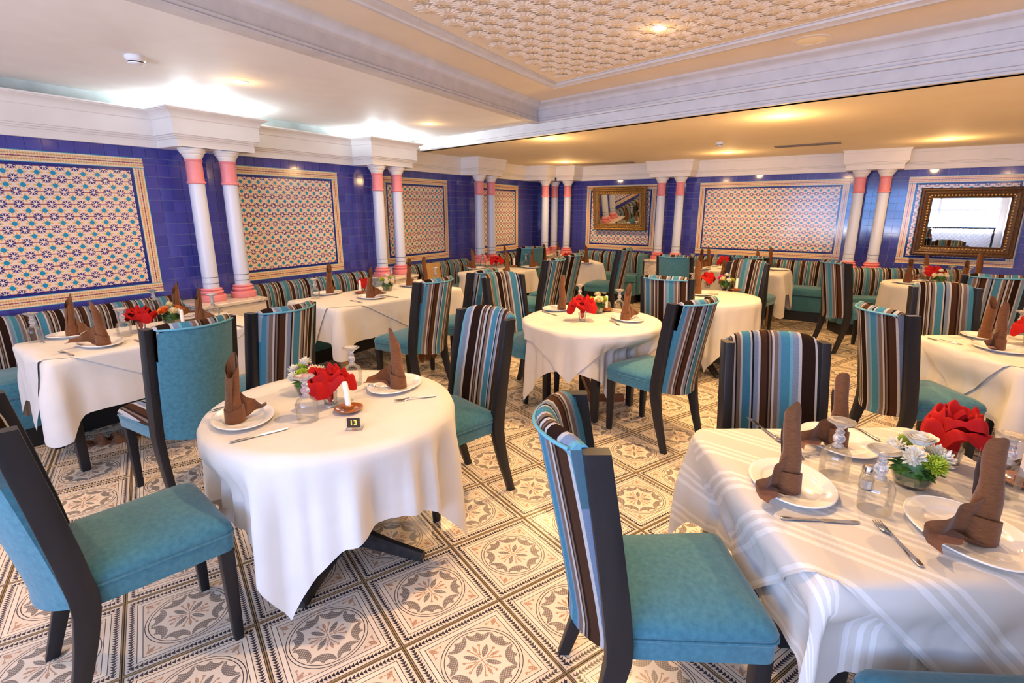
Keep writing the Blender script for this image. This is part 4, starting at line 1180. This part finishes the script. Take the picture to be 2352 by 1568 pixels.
def mum_mesh(n=46, mt='petal_white'):
    def f():
        m = MB(); rnd = random.Random(n)
        for k in range(n):
            el = math.acos(1-1.15*(k+.5)/n); az = k*2.39996; L = .021+.006*rnd.random()
            d = Vector((sin(el)*cos(az), sin(el)*sin(az), cos(el))); sd = d.cross(Vector((0, 0, 1))); sd = (sd if sd.length > .1 else Vector((1, 0, 0))).normalized()*.0032
            u = d.cross(sd).normalized()*.0016
            b, e = d*.006, d*L
            m.add([b-sd*.5, b+sd*.5, b*.3+e*.7+sd-u, e-u*1.5, b*.3+e*.7-sd-u, b*.4+e*.6+u], [(0, 1, 5), (1, 2, 5), (2, 3, 5), (3, 4, 5), (4, 0, 5)])
        m.lathe([(0, -.006), (.007, -.004), (.009, .003), (.005, .009), (0, .010)], 10)
        return m.mesh('bloom', M[mt], True, 60)
    return cached(('mum', n, mt), f)
def rose_mesh(mt):
    def f():
        m = MB()
        for L in range(5):
            r = .004+.0042*L; n = 3+L
            for k in range(n):
                a0 = 2*pi*k/n+L*.7; rows = []
                for j in range(5):
                    v = j/4; row = []
                    for i in range(7):
                        a = a0+(i/6-.5)*2*pi/n*1.35; rr = r*(.75+.45*v)+.003*v*v*L*.4; row.append((rr*cos(a), rr*sin(a), -.004+(.024-.0018*L)*v-.003*abs(i/6-.5)*2*v))
                    rows.append(row)
                m.grid(rows)
        m.lathe([(0, -.008), (.010, -.005), (.014, .002)], 12)
        return m.mesh('rose', M[mt], True, 60)
    return cached(('rose', mt), f)
def foliage_mesh():
    def f():
        m = MB(); rnd = random.Random(5)
        for k in range(60):
            az = rnd.uniform(0, 2*pi); el = rnd.uniform(.25, 1.75); L = rnd.uniform(.030, .058)
            d = Vector((sin(el)*cos(az), sin(el)*sin(az), cos(el)*.8)); sd = d.cross(Vector((0, 0, 1))).normalized()*L*.19; b = Vector((0, 0, .045))+d*.012; e = b+d*L; u = sd.cross(d).normalized()*.004
            m.add([b, b+(e-b)*.5+sd, e-u, b+(e-b)*.5-sd, b+(e-b)*.5+u], [(0, 1, 4), (1, 2, 4), (2, 3, 4), (3, 0, 4)])
        return m.mesh('foliage', M['leaf'], True, 50)
    return cached('foliage', f)
def flowers(tab, px, py, kinds, look, s=1.0, xy=None):
    p = pos(tab, px, py) if xy is None else Vector((*xy, surf(tab)))
    t = thing('flower_arrangement', f'{look} on the {PLACE[tab]}', 'flowers', p, random.uniform(0, 6), 'table flower arrangements')
    t.scale = (1.35, 1.35, 1.35)
    part('glass_bowl', cached('fbowl', lambda: MB().lathe([(0, .001), (.030, 0), (.036, .006), (.046, .034), (.044, .035), (.034, .009), (0, .005)], 28).mesh('glass_bowl', M['glass'])), t)
    part('moss', cached('moss', lambda: MB().lathe([(0, .006), (.032, .010), (.041, .033), (.032, .066), (0, .084)], 16).mesh('moss', M['leaf'])), t)
    part('foliage', foliage_mesh(), t)
    n = len(kinds); rnd = random.Random(n*7+len(look))
    for k, kd in enumerate(kinds):
        az = 2*pi*k/max(1, n-1)+rnd.uniform(-.2, .2); r = 0 if k == 0 else .044; z = .112 if k == 0 else rnd.uniform(.066, .092)
        me = {'w': lambda: mum_mesh(), 'c': lambda: mum_mesh(46, 'petal_cream'), 'l': lambda: mum_mesh(90, 'petal_lime'), 'p': lambda: rose_mesh('petal_pink'), 'r': lambda: rose_mesh('petal_white'), 'o': lambda: rose_mesh('petal_orange'), 'y': lambda: rose_mesh('petal_cream')}[kd]()
        part('rose' if kd in 'proy' else 'bloom', me, t, (r*cos(az), r*sin(az), z), rot=(-.6*sin(az)*(k > 0), .6*cos(az)*(k > 0), 0), scale=(s, s, s))
def candle(tab, px, py, which='', tilt=0.0):
    t = thing('candle_holder', f'amber candle saucer with white candle on the {PLACE[tab]}', 'candle holder', pos(tab, px, py), random.uniform(0, 6), 'candle saucers on the tables')
    t.scale = (1.3, 1.3, 1.3)
    part('saucer', cached('saucer', lambda: MB().lathe([(0, 0), (.026, 0), (.03, .002), (.046, .011), (.048, .014), (.045, .0145), (.028, .007), (.016, .006), (.0145, .008), (.0155, .022), (.0135, .024), (.0105, .022), (.0105, .012), (0, .012)], 32).mesh('saucer', M['ceramic'])), t)
    part('candle', cached('candle', lambda: MB().lathe([(0, 0), (.0098, 0), (.0092, .085), (.007, .092), (.002, .094), (0, .093)], 16).mesh('candle', M['candle'])), t, (0, 0, .012), rot=(tilt, 0, 0))
    part('wick', cached('wick', lambda: MB().tube([(0, 0, .093), (.001, 0, .100)], .0008, 5).mesh('wick', M['dark'])), t, (0, 0, .012), rot=(tilt, 0, 0))
def two(tab, a, b, L):
    A, B = pos(tab, *a), pos(tab, *b); d = (B-A); c = A+d.normalized()*L/2 if d.length < L*.6 else (A+B)/2
    return c, math.atan2(d.y, d.x)
def knife(tab, a, b, which):
    """a: handle end, b: blade tip"""
    L = .215; c, rz = two(tab, a, b, L)
    t = thing('table_knife', f'steel table knife, {which}, on the {PLACE[tab]}', 'knife', c, rz, 'knives on the tables')
    def hd():
        m = MB(); rs = []
        for x, wd, h in ((-.1075, .006, .003), (-.104, .012, .006), (-.08, .0125, .0065), (-.02, .0095, .0055), (-.005, .007, .005), (0, .006, .004)): rs.append([(x, wd*cos(2*pi*k/10)*.6, .0035+h*.5*sin(2*pi*k/10)) for k in range(10)])
        return m.loft(rs).mesh('handle', M['steel'])
    def bl():
        m = MB(); rs = []
        for x, y0, y1 in ((0, -.003, .004), (.008, -.006, .0075), (.06, -.0075, .008), (.095, -.006, .008), (.106, -.001, .007), (.1075, .003, .005)): rs.append([(x, y0, .0030), (x, y1, .0026), (x, y1, .0040), (x, y0, .0034)])
        return m.loft(rs).mesh('blade', M['steel'], True, 30)
    part('handle', cached('k_h', hd), t); part('blade', cached('k_b', bl), t)
def fork(tab, a, b, which):
    """a: handle end, b: tine tips"""
    L = .195; c, rz = two(tab, a, b, L)
    t = thing('table_fork', f'steel table fork, {which}, on the {PLACE[tab]}', 'fork', c, rz, 'forks on the tables')
    def hd():
        m = MB(); rs = []
        for x, wd, z in ((-.0975, .003, .003), (-.095, .0075, .003), (-.07, .0085, .0032), (-.02, .004, .006), (.02, .0028, .009), (.034, .005, .008), (.045, .0115, .005), (.058, .0125, .003), (.062, .0125, .0028)): rs.append([(x, -wd, z), (x, wd, z), (x, wd*.8, z+.0022), (x, -wd*.8, z+.0022)])
        return m.loft(rs).mesh('handle', M['steel'], True, 50)
    tm = cached('tine', lambda: MB().loft([[(x, -wd, z), (x, wd, z), (x, wd, z+.0018), (x, -wd, z+.0018)] for x, wd, z in ((.060, .0019, .0028), (.08, .0017, .0028), (.0955, .0010, .005), (.0975, .0004, .0056))]).mesh('tine', M['steel'], True, 40))
    part('handle', cached('f_h', hd), t)
    for k in range(4): part('tine', tm, t, (0, -.0099+.0066*k, 0))

# ---- numbered round table
plate('T1', 560, 963, 62, 'in front at the left'); napkin('T1', 541, 966, 60, 'left', 1)
plate('T1', 908, 888, 110, 'at the right'); napkin('T1', 919, 889, -75, 'right', 0)
goblet('T1', 708, 964, 'before the red napkin'); goblet('T1', 812, 882, 'at the far edge')
red('T1', 760, 932, 1, .98); flowers('T1', 708, 902, 'wplwwlcw', 'white flowers with a pink rose and lime blooms')
candle('T1', 802, 944, tilt=.10)
knife('T1', (527, 1018), (665, 984), 'before the left plate'); fork('T1', (1003, 910), (905, 922), 'before the right plate'); fork('T1', (466, 950), (600, 915), 'behind the left plate')
def number_card(p, rz):
    t = thing('table_number', 'clear acrylic stand with black card reading 13 in yellow', 'sign', p, rz)
    t.scale = (1.28, 1.28, 1.28)
    part('acrylic_stand', MB().box((0, .012, .003), (.052, .038, .005), bev=.001).box((0, 0, .025), (.050, .005, .044), bev=.001).mesh('acrylic_stand', M['glass'], False), t)
    part('card', MB().box((0, -.004, .026), (.040, .002, .032)).mesh('card', M['card'], False), t)
    cu = bpy.data.curves.new('numerals', 'FONT'); cu.body = '13'; cu.size = .024; cu.align_x = 'CENTER'; cu.align_y = 'CENTER'; cu.extrude = .0004; cu.offset = .0006
    tmp = bpy.data.objects.new('numerals', cu); COL.objects.link(tmp); dg = bpy.context.evaluated_depsgraph_get()
    me = bpy.data.meshes.new_from_object(tmp.evaluated_get(dg)); bpy.data.objects.remove(tmp); me.materials.clear(); me.materials.append(M['yellow'])
    part('numerals', me, t, (0, -.0056, .0262), rot=(pi/2, 0, 0))
number_card(at(814, 987, surf('T1')), R(4))
# ---- nearest left bench table
plate('T2', 173, 770, 125, 'left of two at the near end'); napkin('T2', 162, 773, 80, 'leftmost', 1)
plate('T2', 233, 791, 36, 'nearest the viewer'); napkin('T2', 246, 794, -95, 'second from the left, wing spread', 3)
plate('T2', 420, 731, 36, 'behind the candle'); napkin('T2', 398, 727, 85, 'by the bench, at the far end', 1)
napkin('T2', 461, 747, 95, 'rightmost', 3, False)
goblet('T2', 84, 784, 'at the near end'); goblet('T2', 288, 771, 'before the red napkin'); goblet('T2', 358, 716, 'by the bench'); goblet('T2', 493, 729, 'at the far end')
red('T2', 326, 760, 2, .95); flowers('T2', 396, 746, 'ccwowcwo', 'cream and white flowers with small orange blooms'); candle('T2', 422, 752)
fork('T2', (177, 820), (130, 805), 'at the near edge'); knife('T2', (337, 792), (309, 780), 'right of the nearest plate'); fork('T2', (102, 789), (88, 775), 'at the near end'); knife('T2', (557, 751), (525, 744), 'at the far end')
# ---- second left bench table
plate('T3', 753, 675, 125, 'under the leftmost napkin'); napkin('T3', 762, 674, 36, 'leftmost', 2)
plate('T3', 852, 684, 36, 'nearest the chair'); napkin('T3', 849, 685, 80, 'in front, wing to the right', 0)
plate('T3', 945, 657, 36, 'towards the far end'); napkin('T3', 903, 643, 30, 'in front of the column base', 2)
plate('T3', 975, 648, 125, 'beside the tan board'); napkin('T3', 979, 648, -150, 'in front of the tan board', 2)
goblet('T3', 725, 685, 'on the leftmost plate side'); goblet('T3', 900, 650, 'near the column base'); goblet('T3', 1001, 652, 'by the tan board')
red('T3', 838, 669, 3, .75); flowers('T3', 890, 666, 'wlwwlwcw', 'white daisies with lime blooms'); candle('T3', 828, 674)
fork('T3', (731, 683), (703, 678), 'left of the leftmost plate'); fork('T3', (834, 696), (803, 690), 'before the front plate'); knife('T3', (909, 683), (890, 680), 'right of the front plate')
# ---- table before the third columns
plate('T4', 1094, 617, 126, 'at its left end'); napkin('T4', 1085, 616, -90, 'leftmost', 1)
plate('T4', 1166, 626, 36, 'in the middle'); napkin('T4', 1165, 627, -20, 'in the middle, front turned to the viewer', 2)
plate('T4', 1219, 615, 36, 'at its right end'); napkin('T4', 1223, 615, 90, 'rightmost', 1); napkin('T4', 1160, 606, 0, 'at the back beside the columns', 2, False)
goblet('T4', 1109, 611, 'beside the left napkin'); goblet('T4', 1143, 609, 'at the back'); goblet('T4', 1208, 612, 'beside the right napkin')
red('T4', 1140, 615, 4, .95); candle('T4', 1181, 613); flowers('T4', 1164, 611, 'ycl', 'small yellow flowers')
tumbler(pos('T4', 1199, 612), 'empty glass tumbler on the table before the third columns')
# ---- far corner table
plate('TD', 1250, 604, 80, 'at the left'); napkin('TD', 1251, 603, -90, 'leftmost', 2)
plate('TD', 1346, 604, 80, 'at the right'); napkin('TD', 1347, 603, -90, 'rightmost', 1); napkin('TD', 1282, 596, 0, 'in the middle, behind the goblets', 2, False)
goblet('TD', 1273, 600, 'left of two'); goblet('TD', 1284, 602, 'right of two'); red('TD', 1303, 600, 1, .75)
# ---- central round table
plate('T5', 1283, 711, 140, 'at the left'); napkin('T5', 1298, 711, -160, 'left', 2)
plate('T5', 1441, 734, 75, 'at the right'); napkin('T5', 1432, 735, 80, 'right, wing to the right', 1)
goblet('T5', 1331, 702, 'at the left'); goblet('T5', 1421, 716, 'at the right')
red('T5', 1337, 737, 3, 1.05); flowers('T5', 1371, 718, 'clwlyl', 'lime and cream flowers'); candle('T5', 1392, 714)
fork('T5', (1429, 751), (1395, 733), 'before the right plate'); knife('T5', (1243, 715), (1283, 726), 'before the left plate')
# ---- round table right of centre
plate('T6', 1608, 676, 100, 'at the left'); napkin('T6', 1596, 673, -90, 'tall one at the left', 2, s=1.15); napkin('T6', 1658, 651, 60, 'at the back', 1, False)
red('T6', 1624, 661, 4, .95); flowers('T6', 1666, 664, 'wpcwlwy', 'cream and white flowers with a pink rose'); candle('T6', 1691, 668)
goblet('T6', 1588, 668, 'beside the tall napkin'); knife('T6', (1650, 676), (1632, 676), 'right of the plate')
# ---- back table
plate('T7', 1612, 618, 126, 'at the left end'); napkin('T7', 1600, 616, 90, 'leftmost', 3); napkin('T7', 1627, 611, -60, 'second from the left', 0, False)
plate('T7', 1786, 620, 36, 'at the right end'); napkin('T7', 1738, 612, 0, 'third from the left, above a chair back', 2, False); napkin('T7', 1768, 612, -90, 'rightmost', 0, False)
goblet('T7', 1642, 612, 'before the red napkin'); goblet('T7', 1588, 612, 'at the left end'); goblet('T7', 1755, 622, 'at the right end'); red('T7', 1662, 617, 2, 1.0)
# ---- round table under the large mirror
plate('T8', 2084, 651, 60, 'at the left'); napkin('T8', 2076, 651, 80, 'leftmost', 3); napkin('T8', 2123, 640, -60, 'at the back', 2, False)
plate('T8', 2212, 656, 60, 'at the right'); napkin('T8', 2198, 656, 90, 'third from the left', 3); napkin('T8', 2243, 648, -60, 'tallest, at the right', 2, False, s=1.15)
goblet('T8', 2115, 647, 'left of the flowers'); goblet('T8', 2180, 647, 'right of the flowers'); goblet('T8', 2220, 652, 'beside the right napkins')
red('T8', 2140, 646, 1, 1.0); flowers('T8', 2156, 652, 'wwcwwcw', 'thick bunch of white flowers')
# ---- table cut by the right edge
plate('T9', 2294, 803, 90, 'in front'); napkin('T9', 2272, 806, -100, 'left of two', 1, s=1.05); plate('T9', 2252, 776, 90, 'at the back', .8); napkin('T9', 2298, 791, 60, 'right of two', 3)
goblet('T9', 2335, 778, 'beside the red napkin'); red('T9', 2362, 792, 2, 1.0); knife('T9', (2245, 785), (2222, 776), 'by the back plate'); fork('T9', (2210, 792), (2183, 787), 'at the left edge')
# ---- right foreground table
plate('T10', 1816, 1116, 100, 'at the left'); napkin('T10', 1800, 1131, -110, 'leftmost, wing to the front left', 0, lean=.03)
plate('T10', 1924, 1018, 90, 'at the back'); napkin('T10', 1917, 1022, -95, 'at the back, wing to the left', 3, s=1.0)
plate('T10', 0, 0, 95, 'nearest the viewer', 1.08, xy=(1.235, 1.235)); napkin('T10', 2246, 1236, -95, 'nearest the viewer, wing to the left', 3, s=1.05)
goblet('T10', 1913, 1090, 'before the back plate'); goblet('T10', 2006, 1170, 'in the middle'); goblet('T10', 2296, 1132, 'at the right behind the large napkin')
red('T10', 2178, 1070, 4, 1.15); flowers('T10', 2092, 1113, 'rwlwwlww', 'white daisies and a white rose with lime blooms', 1.15); candle('T10', 2345, 1112)
knife('T10', (1774, 1190), (1995, 1203), 'before the left plate'); fork('T10', (2128, 1313), (2003, 1190), 'before the nearest plate'); knife('T10', (1782, 1008), (1752, 985), 'at the far left edge')
fork('T10', (1845, 1056), (1820, 1036), 'between the left and back plates'); knife('T10', (2020, 1013), (1985, 993), 'at the far edge')
t = thing('salt_shaker', 'glass salt shaker with a steel cap on the right foreground table', 'shaker', pos('T10', 1988, 1120))
part('body', MB().lathe([(0, 0), (.018, 0), (.021, .004), (.0205, .04), (.016, .058), (0, .058)], 20).mesh('body', M['glass']), t)
part('cap', MB().lathe([(.0165, .054), (.0185, .056), (.0185, .070), (.014, .078), (0, .081)], 20).mesh('cap', M['steel']), t)
part('salt', MB().lathe([(0, .002), (.017, .003), (.0175, .03), (0, .032)], 16).mesh('salt', M['candle']), t)

# ---- odd things
b = thing('menu_board', 'tan folded board standing on the bench behind the second left table', 'board', (at(998, 636, .80).x, at(998, 636, .80).y, .0), RZ_L)
p = onl(5.72, DL-.40); b.location = (p.x, p.y, .509)
part('front_leaf', MB().box((0, 0, .185), (.34, .012, .37), bev=.002).mesh('front_leaf', M['tan'], False), b, rot=(-.14, 0, 0))
part('back_leaf', MB().box((0, .02, .185), (.34, .010, .37), bev=.002).mesh('back_leaf', M['tan'], False), b, rot=(-.22, 0, 0))
def crumple(name, loc, rz, a, bb, h, label, seed):
    rnd = random.Random(seed); rows = []
    for j in range(13):
        rows.append([((i/24-.5)*a*(1+.15*sin(j)), (j/12-.5)*bb+.012*sin(i*.9+seed), max(.002, h*(.35+.4*sin(i*.8+j*.5)+.25*sin(j*1.1+i*.3))*math.sin(pi*j/12)**.5)) for i in range(25)])
    m = MB(); m.grid(rows)
    return tag(part(name, m.mesh(name, M['napkin'], True, 70), None, loc, rz), label, 'napkin')
crumple('fallen_napkin', at(262, 1012, 0), .35, .30, .13, .07, 'dark brown napkin fallen on the floor under the nearest left table', 3)
m = MB(); rows = []
for j in range(9):
    rows.append([((i/16-.5)*.24, .008*sin(i*.9+j*.3), -(.05+.05*abs(sin(i*.55)))*j/8) for i in range(17)])
m.grid(rows)
yw = R(-60); pc = Vector((-.67+.10*sin(yw), 4.45+.10*cos(yw)))
tag(part('hanging_napkin', m.mesh('hanging_napkin', M['napkin'], True, 70), None, (pc.x, pc.y, .393), -yw), 'brown napkin hanging below the back of a striped chair at the second left table', 'napkin')
